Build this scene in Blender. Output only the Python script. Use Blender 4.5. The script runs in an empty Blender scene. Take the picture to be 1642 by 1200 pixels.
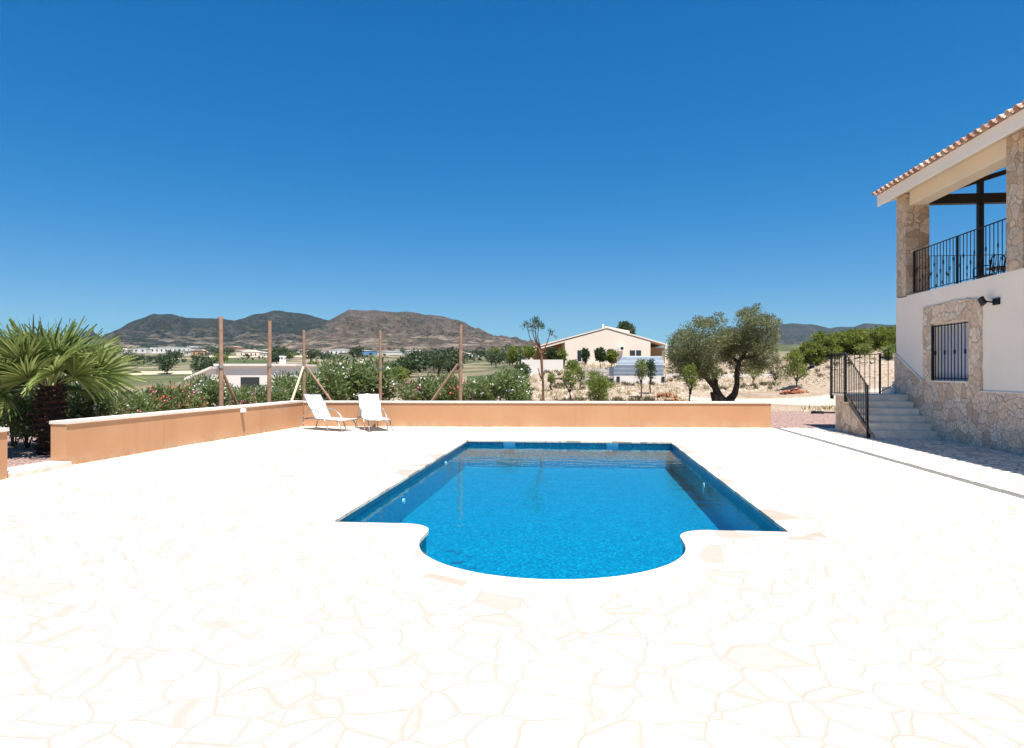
import bpy, bmesh, math, random
import numpy as np
from mathutils import Vector, noise, geometry, Matrix
random.seed(7); RNG = np.random.default_rng(7)
C = bpy.context.scene.collection; SC = bpy.context.scene
R = math.radians
# ------------------------------------------------------------------ camera
F = 1095.0; CX = 821.0; HY = 598.0; CZ = 1.6; T = math.atan(108 / F)
cam = bpy.data.cameras.new('camera'); camo = bpy.data.objects.new('camera', cam); C.objects.link(camo)
camo.location = (0, 0, CZ); camo.rotation_euler = (R(90), 0, T)
cam.sensor_width = 36; cam.lens = 36 * F / 1642; cam.shift_y = -2 / 1642
cam.clip_start = 0.05; cam.clip_end = 30000; SC.camera = camo
# ------------------------------------------------------------------ sky, sun, exposure
SUN = Vector((0.188, -0.262, 0.95)).normalized()
W = bpy.data.worlds.new('World'); SC.world = W; W.use_nodes = True
wn = W.node_tree.nodes; bg = wn['Background']
sky = wn.new('ShaderNodeTexSky'); sky.sky_type = 'NISHITA'; sky.sun_disc = False
sky.sun_elevation = math.asin(SUN.z); sky.sun_rotation = math.atan2(SUN.x, SUN.y)
sky.altitude = 600; sky.air_density = 1.0; sky.dust_density = 0.2; sky.ozone_density = 4.0
hs = wn.new('ShaderNodeHueSaturation'); hs.inputs['Saturation'].default_value = 1.2; hs.inputs['Value'].default_value = 1.0
wl = W.node_tree.links; wl.new(sky.outputs[0], hs.inputs['Color'])
sp_ = wn.new('ShaderNodeSeparateColor'); cb_ = wn.new('ShaderNodeCombineColor'); wl.new(hs.outputs[0], sp_.inputs[0])
for ch, (gain, pw) in enumerate(((1.0, 1.0), (.68, .88), (.83, .68))):      # clear dry-air sky: deeper blue
    a_ = wn.new('ShaderNodeMath'); a_.operation = 'MULTIPLY'; a_.inputs[1].default_value = 1 / 7.64; wl.new(sp_.outputs[ch], a_.inputs[0])
    if ch == 0:
        b_ = wn.new('ShaderNodeFloatCurve'); cv = b_.mapping.curves[0]
        for q, (x_, y_) in enumerate(((0, 0), (.0659, .0062), (.124, .026), (.264, .114), (.50, .235), (1, .33))):
            if q < 1: cv.points[0].location = (x_, y_)
            elif q == 5: cv.points[-1].location = (x_, y_)
            else: cv.points.new(x_, y_)
        b_.mapping.update(); wl.new(a_.outputs[0], b_.inputs['Value'])
    else:
        b_ = wn.new('ShaderNodeMath'); b_.operation = 'POWER'; b_.inputs[1].default_value = pw; wl.new(a_.outputs[0], b_.inputs[0])
    c_ = wn.new('ShaderNodeMath'); c_.operation = 'MULTIPLY'; c_.inputs[1].default_value = 7.64 * gain; wl.new(b_.outputs[0], c_.inputs[0])
    wl.new(c_.outputs[0], cb_.inputs[ch])
wl.new(cb_.outputs[0], bg.inputs['Color'])
bg.inputs['Strength'].default_value = 0.0655
sl = bpy.data.lights.new('sun', 'SUN'); so = bpy.data.objects.new('sun', sl); C.objects.link(so)
sl.energy = 5.0; sl.angle = R(0.53); sl.color = (1.0, 0.955, 0.89)
so.rotation_euler = SUN.to_track_quat('Z', 'Y').to_euler(); so.location = (0, 0, 50)
SC.view_settings.view_transform = 'Standard'; SC.view_settings.look = 'None'
SC.view_settings.exposure = 1.0; SC.view_settings.gamma = 1.0; SC.view_settings.use_curve_mapping = False
SC.cycles.use_denoising = True; SC.cycles.max_bounces = 8; SC.cycles.transparent_max_bounces = 16
SC.cycles.diffuse_bounces = 4; SC.cycles.sample_clamp_indirect = 8

# ------------------------------------------------------------------ helpers
def at(px, py, z=0.0):
    """ground point seen at a photograph pixel"""
    d = F * (CZ - z) / (py - HY); l = (px - CX) / F * d
    return (l * math.cos(T) - d * math.sin(T), l * math.sin(T) + d * math.cos(T))
def atd(px, d):
    l = (px - CX) / F * d
    return (l * math.cos(T) - d * math.sin(T), l * math.sin(T) + d * math.cos(T))
def zat(py, d): return CZ + (HY - py) * d / F

class MB:
    def __init__(s): s.v = []; s.f = []; s.m = []; s.mi = 0
    def add(s, vs, fs):
        o = len(s.v); s.v += [tuple(v) for v in vs]
        for f in fs: s.f.append(tuple(i + o for i in f)); s.m.append(s.mi)
        return s
    def box(s, x0, x1, y0, y1, z0, z1):
        return s.add([(x0,y0,z0),(x1,y0,z0),(x1,y1,z0),(x0,y1,z0),(x0,y0,z1),(x1,y0,z1),(x1,y1,z1),(x0,y1,z1)],
                     [(0,3,2,1),(4,5,6,7),(0,1,5,4),(1,2,6,5),(2,3,7,6),(3,0,4,7)])
    def bar(s, a, b, w, h=None, up=(0,0,1)):
        a = Vector(a); b = Vector(b); d = (b - a).normalized(); h = h or w
        u = Vector(up)
        if abs(d.dot(u)) > 0.98: u = Vector((1,0,0))
        x = d.cross(u).normalized() * w / 2; y = x.cross(d).normalized() * h / 2
        vs = [p + i * x + j * y for p in (a, b) for i, j in ((-1,-1),(1,-1),(1,1),(-1,1))]
        return s.add(vs, [(3,2,1,0),(4,5,6,7),(0,1,5,4),(1,2,6,5),(2,3,7,6),(3,0,4,7)])
    def tube(s, pts, rad, n=8, cap=True):
        pts = [Vector(p) for p in pts]
        if not hasattr(rad, '__len__'): rad = [rad] * len(pts)
        o = len(s.v); prev = None
        for i, p in enumerate(pts):
            d = (pts[min(i+1, len(pts)-1)] - pts[max(i-1, 0)]).normalized()
            if prev is None:
                u = Vector((0,0,1)) if abs(d.z) < 0.9 else Vector((1,0,0))
                x = d.cross(u).normalized()
            else: x = (prev - d * prev.dot(d)).normalized()
            prev = x; y = d.cross(x)
            for k in range(n):
                a = 2 * math.pi * k / n
                s.v.append(tuple(p + (x * math.cos(a) + y * math.sin(a)) * rad[i]))
        for i in range(len(pts) - 1):
            for k in range(n):
                s.f.append((o+i*n+k, o+i*n+(k+1)%n, o+(i+1)*n+(k+1)%n, o+(i+1)*n+k)); s.m.append(s.mi)
        if cap:
            s.f.append(tuple(o + k for k in range(n))[::-1]); s.m.append(s.mi)
            e = o + (len(pts)-1) * n; s.f.append(tuple(e + k for k in range(n))); s.m.append(s.mi)
        return s
    def prism(s, poly, z0, z1):
        """polygon in XY (ccw) extruded in z"""
        n = len(poly); vs = [(x,y,z0) for x,y in poly] + [(x,y,z1) for x,y in poly]
        return s.add(vs, [tuple(range(n))[::-1], tuple(range(n, 2*n))] + [(i,(i+1)%n,n+(i+1)%n,n+i) for i in range(n)])
    def xprism(s, poly, x0, x1):
        """polygon in YZ extruded in x"""
        n = len(poly); vs = [(x0,y,z) for y,z in poly] + [(x1,y,z) for y,z in poly]
        return s.add(vs, [tuple(range(n)), tuple(range(n, 2*n))[::-1]] + [((i+1)%n,i,n+i,n+(i+1)%n) for i in range(n)])
    def yprism(s, poly, y0, y1):
        n = len(poly); vs = [(x,y0,z) for x,z in poly] + [(x,y1,z) for x,z in poly]
        return s.add(vs, [tuple(range(n)), tuple(range(n, 2*n))[::-1]] + [((i+1)%n,i,n+i,n+(i+1)%n) for i in range(n)])
    def build(s, name, mat, parent=None, smooth=False, bevel=0, world=True):
        me = bpy.data.meshes.new(name); me.from_pydata(s.v, [], s.f)
        o = bpy.data.objects.new(name, me); C.objects.link(o)
        for m in (mat if isinstance(mat, (list, tuple)) else [mat]): me.materials.append(m)
        if len(me.materials) > 1: me.polygons.foreach_set('material_index', s.m)
        if smooth: me.polygons.foreach_set('use_smooth', [True] * len(me.polygons))
        if parent:
            if world:
                off = parent.location.copy(); q = parent.parent
                while q: off += q.location; q = q.parent
                me.transform(Matrix.Translation(-off))
            o.parent = parent
        if bevel:
            b = o.modifiers.new('bevel', 'BEVEL'); b.width = bevel; b.segments = 2; b.limit_method = 'ANGLE'
        me.update(); return o

def npmesh(name, V, Fq, mats, midx=None, parent=None, smooth=False):
    """V (n,3), Fq (m,4) quads"""
    me = bpy.data.meshes.new(name); V = np.asarray(V, np.float32); Fq = np.asarray(Fq, np.int32)
    me.vertices.add(len(V)); me.vertices.foreach_set('co', V.ravel())
    k = Fq.shape[1]; me.loops.add(Fq.size); me.loops.foreach_set('vertex_index', Fq.ravel())
    me.polygons.add(len(Fq)); me.polygons.foreach_set('loop_start', np.arange(0, Fq.size, k, dtype=np.int32))
    me.polygons.foreach_set('loop_total', np.full(len(Fq), k, np.int32))
    for m in (mats if isinstance(mats, (list, tuple)) else [mats]): me.materials.append(m)
    if midx is not None: me.polygons.foreach_set('material_index', np.asarray(midx, np.int32))
    if smooth: me.polygons.foreach_set('use_smooth', np.ones(len(Fq), bool))
    me.update(calc_edges=True)
    o = bpy.data.objects.new(name, me); C.objects.link(o)
    if parent: o.parent = parent
    return o

def thing(name, label, cat, loc=(0,0,0), rz=0, group=None):
    o = bpy.data.objects.new(name, None); C.objects.link(o); o.empty_display_size = 0.2
    o.location = loc; o.rotation_euler = (0, 0, rz); return tag(o, label, cat, group)
def tag(o, label, cat, group=None, kind=None):
    if label: o['label'] = label
    if cat: o['category'] = cat
    if group: o['group'] = group
    if kind: o['kind'] = kind
    return o
def struct(o): o['kind'] = 'structure'; return o
def dup(root, loc, rz, label, group=None, scale=None):
    r = root.copy(); C.objects.link(r); r.location = loc; r.rotation_euler = (0, 0, rz); r['label'] = label
    if group: r['group'] = group
    if scale is not None: r.scale = scale if hasattr(scale, '__len__') else (scale,)*3
    for ch in list(root.children):
        c = ch.copy(); C.objects.link(c); c.parent = r
        for g in list(ch.children):
            k = g.copy(); C.objects.link(k); k.parent = c
    return r

# ------------------------------------------------------------------ materials
class NT:
    def __init__(s, name):
        s.m = bpy.data.materials.new(name); s.m.use_nodes = True; s.t = s.m.node_tree; s.n = s.t.nodes; s.l = s.t.links
        s.b = s.n['Principled BSDF']; s.out = s.n['Material Output']
    def node(s, ty, **kw):
        n = s.n.new('ShaderNode' + ty)
        for k, v in kw.items():
            if k.startswith('i_'): n.inputs[k[2:].replace('_', ' ')].default_value = v
            else: setattr(n, k, v)
        return n
    def pos(s): return s.node('NewGeometry').outputs['Position']
    def obj(s): return s.node('TexCoord').outputs['Object']
    def link(s, a, b): s.l.new(a, b)
    def mapping(s, v, scale=(1,1,1), rot=(0,0,0), loc=(0,0,0)):
        m = s.node('Mapping'); m.inputs['Scale'].default_value = scale; m.inputs['Rotation'].default_value = rot
        m.inputs['Location'].default_value = loc; s.link(v, m.inputs[0]); return m.outputs[0]
    def noise(s, v, scale, detail=4, rough=0.55, dist=0.0):
        n = s.node('TexNoise'); n.inputs['Scale'].default_value = scale; n.inputs['Detail'].default_value = detail
        n.inputs['Roughness'].default_value = rough; n.inputs['Distortion'].default_value = dist; s.link(v, n.inputs['Vector']); return n
    def vor(s, v, scale, feature='F1', rand=1.0):
        n = s.node('TexVoronoi', feature=feature); n.inputs['Scale'].default_value = scale
        n.inputs['Randomness'].default_value = rand; s.link(v, n.inputs['Vector']); return n
    def ramp(s, f, stops, interp='LINEAR'):
        r = s.node('ValToRGB'); r.color_ramp.interpolation = interp; e = r.color_ramp.elements
        while len(e) < len(stops): e.new(0.5)
        for el, (p, c) in zip(e, stops):
            el.position = p; el.color = (*c, 1) if hasattr(c, '__len__') else (c, c, c, 1)
        s.link(f, r.inputs[0]); return r.outputs[0]
    def mix(s, f, a, b, mode='MIX'):
        m = s.node('Mix', data_type='RGBA', blend_type=mode)
        for inp, v in ((m.inputs[0], f), (m.inputs[6], a), (m.inputs[7], b)):
            if isinstance(v, (int, float)): inp.default_value = v if inp == m.inputs[0] else (v, v, v, 1)
            elif isinstance(v, tuple): inp.default_value = (*v, 1)
            else: s.link(v, inp)
        return m.outputs[2]
    def math(s, op, a, b=None, c=None):
        m = s.node('Math', operation=op)
        for i, v in enumerate((a, b, c)):
            if v is None: continue
            if isinstance(v, (int, float)): m.inputs[i].default_value = v
            else: s.link(v, m.inputs[i])
        return m.outputs[0]
    def warp(s, v, scale, amt):
        n = s.noise(v, scale, 2); a = s.node('VectorMath', operation='SUBTRACT'); s.link(n.outputs['Color'], a.inputs[0]); a.inputs[1].default_value = (.5,.5,.5)
        b = s.node('VectorMath', operation='SCALE'); s.link(a.outputs[0], b.inputs[0]); b.inputs['Scale'].default_value = amt
        c = s.node('VectorMath', operation='ADD'); s.link(v, c.inputs[0]); s.link(b.outputs[0], c.inputs[1]); return c.outputs[0]
    def bump(s, h, strength=0.3, dist=0.02):
        b = s.node('Bump'); b.inputs['Strength'].default_value = strength; b.inputs['Distance'].default_value = dist
        s.link(h, b.inputs['Height']); s.link(b.outputs[0], s.b.inputs['Normal']); return b
    def col(s, c, rough=0.8, spec=0.3, metal=0.0):
        if isinstance(c, tuple): s.b.inputs['Base Color'].default_value = (*c, 1)
        else: s.link(c, s.b.inputs['Base Color'])
        s.b.inputs['Roughness'].default_value = rough; s.b.inputs['Specular IOR Level'].default_value = spec
        s.b.inputs['Metallic'].default_value = metal; return s.m

def simple(name, c, rough=0.7, spec=0.3, metal=0.0, var=0.12, scale=3.0, bump=0.0):
    t = NT(name); p = t.obj(); n = t.noise(p, scale, 5)
    c2 = tuple(x * (1 - var) for x in c); c3 = tuple(min(1, x * (1 + var)) for x in c)
    m = t.col(t.ramp(n.outputs['Fac'], [(.3, c2), (.7, c3)]), rough, spec, metal)
    if bump: t.bump(t.noise(p, scale * 12, 4).outputs['Fac'], bump, 0.01)
    return m

def mk_paving():
    t = NT('cream_crazy_paving'); p = t.pos(); w = t.warp(p, 1.3, .28); w = t.warp(w, 7, .03)
    w = t.mapping(w, (1.0, 1.0, 0.0))
    e = t.vor(w, 3.8, 'DISTANCE_TO_EDGE', 1.0); c = t.vor(w, 3.8, 'F1', 1.0)
    sep = t.node('SeparateColor'); t.link(c.outputs['Color'], sep.inputs[0])
    stone = t.ramp(sep.outputs[0], [(0, (.80,.70,.57)), (.5, (.84,.75,.62)), (.92, (.84,.76,.64)), (.94, (.355,.32,.275)), (.96, (.80,.72,.60)), (1, (.34,.31,.27))])
    big = t.noise(p, .5, 3); fine = t.noise(p, 16, 6)
    stone = t.mix(t.ramp(fine.outputs['Fac'], [(.47, 0.), (.64, .95)]), stone, (.35,.31,.27), 'MIX')
    stone = t.mix(t.ramp(e.outputs['Distance'], [(.02, .92), (.10, 0.)]), stone, (.34,.30,.262))
    stone = t.mix(t.ramp(big.outputs['Fac'], [(.45, 0.), (.75, .35)]), stone, (.66,.52,.40))
    jw = t.noise(p, 3.0, 3); thr = t.math('MULTIPLY_ADD', jw.outputs['Fac'], .07, .004)
    joint = t.math('SUBTRACT', 1.0, t.math('SMOOTH_MIN', t.math('DIVIDE', e.outputs['Distance'], thr), 1.0, .2))
    joint = t.math('MAXIMUM', t.math('MINIMUM', joint, 1.0), 0.0)
    jn = t.noise(p, 1.1, 3)
    jc = t.mix(jn.outputs['Fac'], (.33,.29,.24), (.335,.31,.275))
    col = t.mix(t.math('MULTIPLY', joint, t.ramp(jn.outputs['Fac'], [(.3, .85), (.62, 1.)])), stone, jc)
    spots = t.vor(p, 3.1, 'F1'); col = t.mix(t.ramp(spots.outputs['Distance'], [(.012, .6), (.02, 0.)]), col, (.2,.16,.13))
    t.bump(t.math('ADD', t.math('MULTIPLY', joint, -1.), t.math('MULTIPLY', fine.outputs['Fac'], .25)), .35, .008)
    return t.col(col, .75, .3)
M_pave = mk_paving()
def mk_coping():
    t = NT('pool_coping_stone'); p = t.pos(); n = t.noise(p, 9, 6); v = t.vor(t.mapping(p, (1, 1, 0)), 1.9, 'F1')
    e = t.vor(t.mapping(p, (1, 1, 0)), 1.9, 'DISTANCE_TO_EDGE')
    sep = t.node('SeparateColor'); t.link(v.outputs['Color'], sep.inputs[0])
    c = t.ramp(sep.outputs[0], [(0, (.74,.63,.50)), (.62, (.70,.58,.45)), (.8, (.38,.33,.285)), (1, (.345,.29,.235))])
    c = t.mix(t.ramp(n.outputs['Fac'], [(.5, 0.), (.68, .9)]), c, (.36,.30,.25))
    t.bump(n.outputs['Fac'], .15, .005)
    return t.col(c, .6, .35)
M_cope = mk_coping()
M_wallcope = simple('cream_wall_coping', (.66,.60,.52), .6, .3, var=.06, scale=2, bump=.1)
def mk_render():
    t = NT('apricot_render'); p = t.pos(); n = t.noise(p, .9, 5); f = t.noise(p, 30, 5); s = t.noise(t.mapping(p, (1, 1, .25)), 2.2, 4)
    c = t.ramp(n.outputs['Fac'], [(.3, (0.451,0.232,0.112)), (.7, (0.495,0.273,0.145))])
    c = t.mix(t.math('MULTIPLY', s.outputs['Fac'], .35), c, (0.418,0.242,0.150))
    sx = t.node('SeparateXYZ'); t.link(p, sx.inputs[0]); lowz = t.node('MapRange'); lowz.inputs[1].default_value = .22; lowz.inputs[2].default_value = .0; t.link(sx.outputs[2], lowz.inputs[0])
    dn = t.noise(p, 5, 6, .7); c = t.mix(t.math('MULTIPLY', lowz.outputs[0], t.ramp(dn.outputs['Fac'], [(.4, 0.), (.65, .5)])), c, (.50,.40,.30))
    st = t.noise(t.mapping(p, (6, 6, .5)), 1.4, 5, .65); c = t.mix(t.ramp(st.outputs['Fac'], [(.56, 0.), (.75, .35)]), c, (.36,.20,.11))
    pt = t.noise(p, .45, 3); c = t.mix(t.ramp(pt.outputs['Fac'], [(.52, 0.), (.6, .22)]), c, (.50,.31,.18))
    t.bump(f.outputs['Fac'], .25, .006); return t.col(c, .85, .2)
M_render = mk_render()
def mk_stone(name='rustic_stone_cladding', sc=5.2, cols=((.44,.31,.21),(.62,.46,.32),(.72,.54,.38),(.55,.46,.37),(.76,.62,.48))):
    t = NT(name); p = t.pos(); w = t.warp(p, 2.0, .3)
    w = t.mapping(w, (1, 1, 1.15)); e = t.vor(w, sc, 'DISTANCE_TO_EDGE'); c = t.vor(w, sc, 'F1')
    sep = t.node('SeparateColor'); t.link(c.outputs['Color'], sep.inputs[0])
    st = t.ramp(sep.outputs[0], [(i/(len(cols)-1), k) for i, k in enumerate(cols)])
    n = t.noise(p, 14, 6, .65); m = t.noise(p, 3, 4)
    st = t.mix(t.ramp(n.outputs['Fac'], [(.36, .5), (.58, 0.)]), st, (.27,.19,.13))
    st = t.mix(t.ramp(m.outputs['Fac'], [(.5, 0.), (.75, .4)]), st, (.66,.55,.45))
    j = t.ramp(e.outputs['Distance'], [(.008, 1.), (.03, 0.)])
    col = t.mix(j, st, tuple(x * .55 for x in cols[2]))
    t.bump(t.math('ADD', t.math('MULTIPLY', j, -1.2), n.outputs['Fac']), .7, .02); return t.col(col, .85, .2)
M_stone = mk_stone(cols=((.42,.29,.19),(.60,.43,.29),(.70,.51,.35),(.54,.43,.33),(.74,.58,.43)), sc=3.5)
M_plinth = mk_stone('bounce_lightened_stone_cladding', 3.5, ((.62,.42,.29),(.84,.61,.43),(.90,.69,.50),(.74,.58,.45),(.92,.76,.59)))  # same stone in a lighter copy, standing in for light bounced off the terrace
M_plaster = simple('ivory_plaster', (.88,.765,.64), .85, .2, var=.03, scale=1.2, bump=.08)
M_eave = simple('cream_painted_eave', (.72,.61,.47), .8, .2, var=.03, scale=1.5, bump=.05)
M_black = simple('black_wrought_iron', (.012,.012,.014), .45, .5, .4, var=.3, scale=20)
M_darkwood = simple('dark_stained_timber', (.02,.014,.011), .6, .3, var=.3, scale=8)
def mk_tile_roof():
    t = NT('terracotta_roof_tile'); p = t.pos(); n = t.noise(p, 4, 5); v = t.vor(p, 4, 'F1')
    sep = t.node('SeparateColor'); t.link(v.outputs['Color'], sep.inputs[0])
    c = t.ramp(sep.outputs[0], [(0, (.27,.13,.09)), (.5, (.43,.27,.20)), (1, (.58,.44,.36))])
    c = t.mix(t.ramp(n.outputs['Fac'], [(.4, 0.), (.7, .5)]), c, (.5,.36,.27)); t.bump(n.outputs['Fac'], .3, .01)
    return t.col(c, .8, .25)
M_rooft = mk_tile_roof()
def mk_mosaic():
    t = NT('blue_pool_mosaic'); p = t.pos(); g = t.mapping(p, (40, 40, 40))
    fl = t.node('VectorMath', operation='FLOOR'); t.link(g, fl.inputs[0]); fr = t.node('VectorMath', operation='FRACTION'); t.link(g, fr.inputs[0])
    wn_ = t.node('TexWhiteNoise', noise_dimensions='3D'); t.link(fl.outputs[0], wn_.inputs['Vector'])
    c = t.ramp(wn_.outputs['Value'], [(0, (.0,.09,.17)), (.4, (.0,.145,.245)), (.8, (.0,.19,.30)), (1, (.0,.31,.41))])
    n = t.noise(p, .8, 3); c = t.mix(t.math('MULTIPLY', n.outputs['Fac'], .25), c, (0.000,0.150,0.269))
    return t.col(c, .35, .4)
M_mosaic = mk_mosaic()
def mk_water():
    t = NT('pool_water'); p = t.pos()
    a = t.noise(t.mapping(p, (1, 1.6, 1)), 2.2, 2, .5); b = t.noise(t.mapping(p, (1, 1.5, 1)), 9, 3, .5)
    h = t.math('ADD', a.outputs['Fac'], t.math('MULTIPLY', b.outputs['Fac'], .18))
    bp = t.node('Bump'); bp.inputs['Strength'].default_value = .16; bp.inputs['Distance'].default_value = .03; t.link(h, bp.inputs['Height'])
    tr = t.node('BsdfTransparent'); tr.inputs[0].default_value = (.60,.95,.99,1)
    gl = t.node('BsdfGlossy'); gl.inputs['Roughness'].default_value = .015; gl.inputs[0].default_value = (.58,.88,1,1); t.link(bp.outputs[0], gl.inputs['Normal'])
    fr = t.node('Fresnel'); fr.inputs[0].default_value = 1.33; t.link(bp.outputs[0], fr.inputs['Normal'])
    ms = t.node('MixShader'); t.link(fr.outputs[0], ms.inputs[0]); t.link(tr.outputs[0], ms.inputs[1]); t.link(gl.outputs[0], ms.inputs[2])
    t.link(ms.outputs[0], t.out.inputs[0]); return t.m
M_water = mk_water()
def mk_gravel():
    t = NT('pink_gravel'); p = t.pos(); v = t.vor(p, 26, 'F1'); n = t.noise(p, 2.5, 4)
    sep = t.node('SeparateColor'); t.link(v.outputs['Color'], sep.inputs[0])
    c = t.ramp(sep.outputs[0], [(0, (0.125,0.072,0.060)), (.4, (0.262,0.157,0.134)), (.75, (0.343,0.236,0.208)), (1, (0.412,0.341,0.309))])
    c = t.mix(t.math('MULTIPLY', n.outputs['Fac'], .4), c, (0.262,0.171,0.141))
    t.bump(v.outputs['Distance'], .8, .03); return t.col(c, .85, .2)
M_gravel = mk_gravel()
def mk_terrain():
    t = NT('valley_ground'); p = t.pos()
    ln = t.node('VectorMath', operation='LENGTH'); t.link(p, ln.inputs[0]); dist = ln.outputs['Value']
    n1 = t.noise(p, .35, 8, .65); n2 = t.noise(p, 3.5, 6, .7); n3 = t.vor(p, 6, 'F1')
    near = t.ramp(n1.outputs['Fac'], [(.30, (.21,.15,.105)), (.45, (.31,.235,.175)), (.6, (.35,.275,.21)), (.75, (.26,.18,.13))])
    near = t.mix(t.ramp(n2.outputs['Fac'], [(.5, 0.), (.62, .8)]), near, (.13,.10,.065))
    near = t.mix(t.ramp(n2.outputs['Fac'], [(.34, .8), (.44, 0.)]), near, (.14,.155,.07))
    near = t.mix(t.ramp(n3.outputs['Distance'], [(.1, .5), (.25, 0.)]), near, (0.459,0.407,0.340))
    w = t.mapping(t.warp(p, .006, 60), (1, .34, 0), (0, 0, .2)); v = t.vor(w, .022, 'F1', .8)
    sep = t.node('SeparateColor'); t.link(v.outputs['Color'], sep.inputs[0])
    far = t.ramp(sep.outputs[0], [(0, (0.081,0.089,0.041)), (.22, (0.148,0.133,0.074)), (.45, (0.244,0.200,0.126)), (.62, (0.104,0.111,0.048)), (.8, (0.311,0.259,0.178)), (1, (0.133,0.126,0.067))], 'CONSTANT')
    n4 = t.noise(p, .05, 8, .7); far = t.mix(t.ramp(n4.outputs['Fac'], [(.40, .0), (.54, .9)]), far, (0.052,0.063,0.030))
    n5 = t.noise(t.mapping(p, (1, .3, 1)), .02, 8, .7); far = t.mix(t.ramp(n5.outputs['Fac'], [(.5, .0), (.62, .6)]), far, (0.252,0.200,0.141))
    f = t.node('MapRange'); f.inputs[1].default_value = 80; f.inputs[2].default_value = 170; t.link(dist, f.inputs[0])
    t.bump(n2.outputs['Fac'], .5, .1)
    return t.col(t.mix(f.outputs[0], near, far), .95, .1)
M_terrain = mk_terrain()
def mk_hill(name, base, scrub, rock, fs=1.0, dens=.5):
    t = NT(name); p = t.pos(); a = t.noise(p, .004 * fs, 9, .65); b = t.noise(p, .03 * fs, 8, .7); d = t.vor(p, .075 * fs, 'F1'); g = t.noise(t.mapping(p, (1,1,3)), .012 * fs, 8, .7)
    c = t.ramp(a.outputs['Fac'], [(.3, scrub), (.52, base), (.7, rock)])
    c = t.mix(t.ramp(b.outputs['Fac'], [(dens - .07, .9), (dens + .07, 0.)]), c, scrub)
    c = t.mix(t.ramp(g.outputs['Fac'], [(.55, 0.), (.68, .8)]), c, rock)
    c = t.mix(t.ramp(d.outputs['Distance'], [(.25, .85), (.45, 0.)]), c, tuple(x * .55 for x in scrub))
    sx = t.node('SeparateXYZ'); t.link(p, sx.inputs[0]); lo = t.node('MapRange'); lo.inputs[1].default_value = 170; lo.inputs[2].default_value = 80; t.link(sx.outputs[2], lo.inputs[0])
    pn = t.noise(t.mapping(p, (1,1,7)), .011, 7, .75)
    c = t.mix(t.math('MULTIPLY', lo.outputs[0], t.ramp(pn.outputs['Fac'], [(.50, 0.), (.60, .85)])), c, (.34,.27,.20))
    t.bump(b.outputs['Fac'], 1., 28); return t.col(c, .95, .1)
M_hill_dark = mk_hill('scrubby_hillside', (0.049,0.047,0.035), (0.019,0.024,0.015), (0.083,0.071,0.053), 1, .52)
M_hill_red = mk_hill('rocky_hillside', (0.109,0.082,0.060), (0.041,0.042,0.026), (0.167,0.125,0.091), 1, .43)
M_hill_far = mk_hill('distant_hillside', (0.052,0.050,0.042), (0.026,0.030,0.023), (0.077,0.070,0.059), .7, .5)
def leafmat(name, cols, trans=.35, rough=.55):
    t = NT(name); g = t.node('NewGeometry'); n = t.noise(g.outputs['Position'], 1.6, 3)
    f = t.math('ADD', t.math('MULTIPLY', g.outputs['Random Per Island'], .75), t.math('MULTIPLY', n.outputs['Fac'], .3))
    c = t.ramp(f, [(i / (len(cols)-1), k) for i, k in enumerate(cols)])
    t.col(c, rough, .35)
    tl = t.node('BsdfTranslucent'); t.link(t.mix(.5, c, tuple(min(1, x*1.6) for x in cols[-1])), tl.inputs[0])
    ms = t.node('MixShader'); ms.inputs[0].default_value = trans; t.link(t.b.outputs[0], ms.inputs[1]); t.link(tl.outputs[0], ms.inputs[2])
    t.link(ms.outputs[0], t.out.inputs[0]); return t.m
M_olean = leafmat('oleander_leaves', [(.03,.055,.015), (.075,.12,.03), (.15,.21,.055), (.30,.34,.16)])
M_olive = leafmat('olive_leaves', [(.035,.045,.016), (.085,.10,.036), (.155,.17,.068), (.28,.29,.15)], .28)
M_palm = leafmat('palm_frond_green', [(0.049,0.090,0.015), (0.090,0.148,0.025), (0.164,0.221,0.047), (0.295,0.312,0.119)], .35)
M_bush = leafmat('bright_shrub_leaves', [(.05,.08,.015), (.11,.16,.03), (.19,.24,.05), (.28,.31,.09)])
M_dtree = leafmat('dark_tree_leaves', [(.018,.03,.014), (.035,.055,.02), (.06,.085,.03), (.09,.12,.045)], .2)
M_gtree = leafmat('almond_tree_leaves', [(.04,.065,.012), (.09,.13,.022), (.16,.20,.035), (.25,.27,.06)])
M_bark = simple('grey_brown_bark', (.055,.042,.033), .9, .2, var=.4, scale=14, bump=.6)
M_trunkred = simple('reddish_brown_bark', (.17,.085,.05), .9, .2, var=.3, scale=9, bump=.5)
M_palmtrunk = simple('fibrous_palm_trunk', (.06,.038,.028), .95, .1, var=.5, scale=14, bump=.9)
M_petiole = simple('pale_green_petiole', (.24,.27,.09), .6, .3, var=.25, scale=6)
M_post = simple('pine_fence_post', (.33,.205,.135), .8, .2, var=.25, scale=5, bump=.3)
M_postpale = simple('bleached_pine_pole', (.58,.50,.33), .8, .2, var=.15, scale=5, bump=.3)
M_pink = simple('pink_petals', (.75,.22,.34), .6, .2, var=.2, scale=9)
M_redp = simple('coral_petals', (.72,.16,.12), .6, .2, var=.2, scale=9)
M_white = simple('white_petals', (.80,.76,.72), .6, .2, var=.05, scale=9)
M_sling = simple('white_sling_fabric', (0.680,0.689,0.705), .7, .3, var=.02, scale=20)
M_alu = simple('brushed_aluminium', (.42,.41,.40), .35, .5, .75, var=.1, scale=15)
M_villa = simple('pale_peach_render', (0.762,0.663,0.550), .85, .2, var=.05, scale=.5)
M_ochre = simple('ochre_render', (0.459,0.281,0.148), .85, .2, var=.06, scale=.5)
M_whitew = simple('whitewashed_wall', (.74,.69,.63), .85, .2, var=.05, scale=.5)
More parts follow.
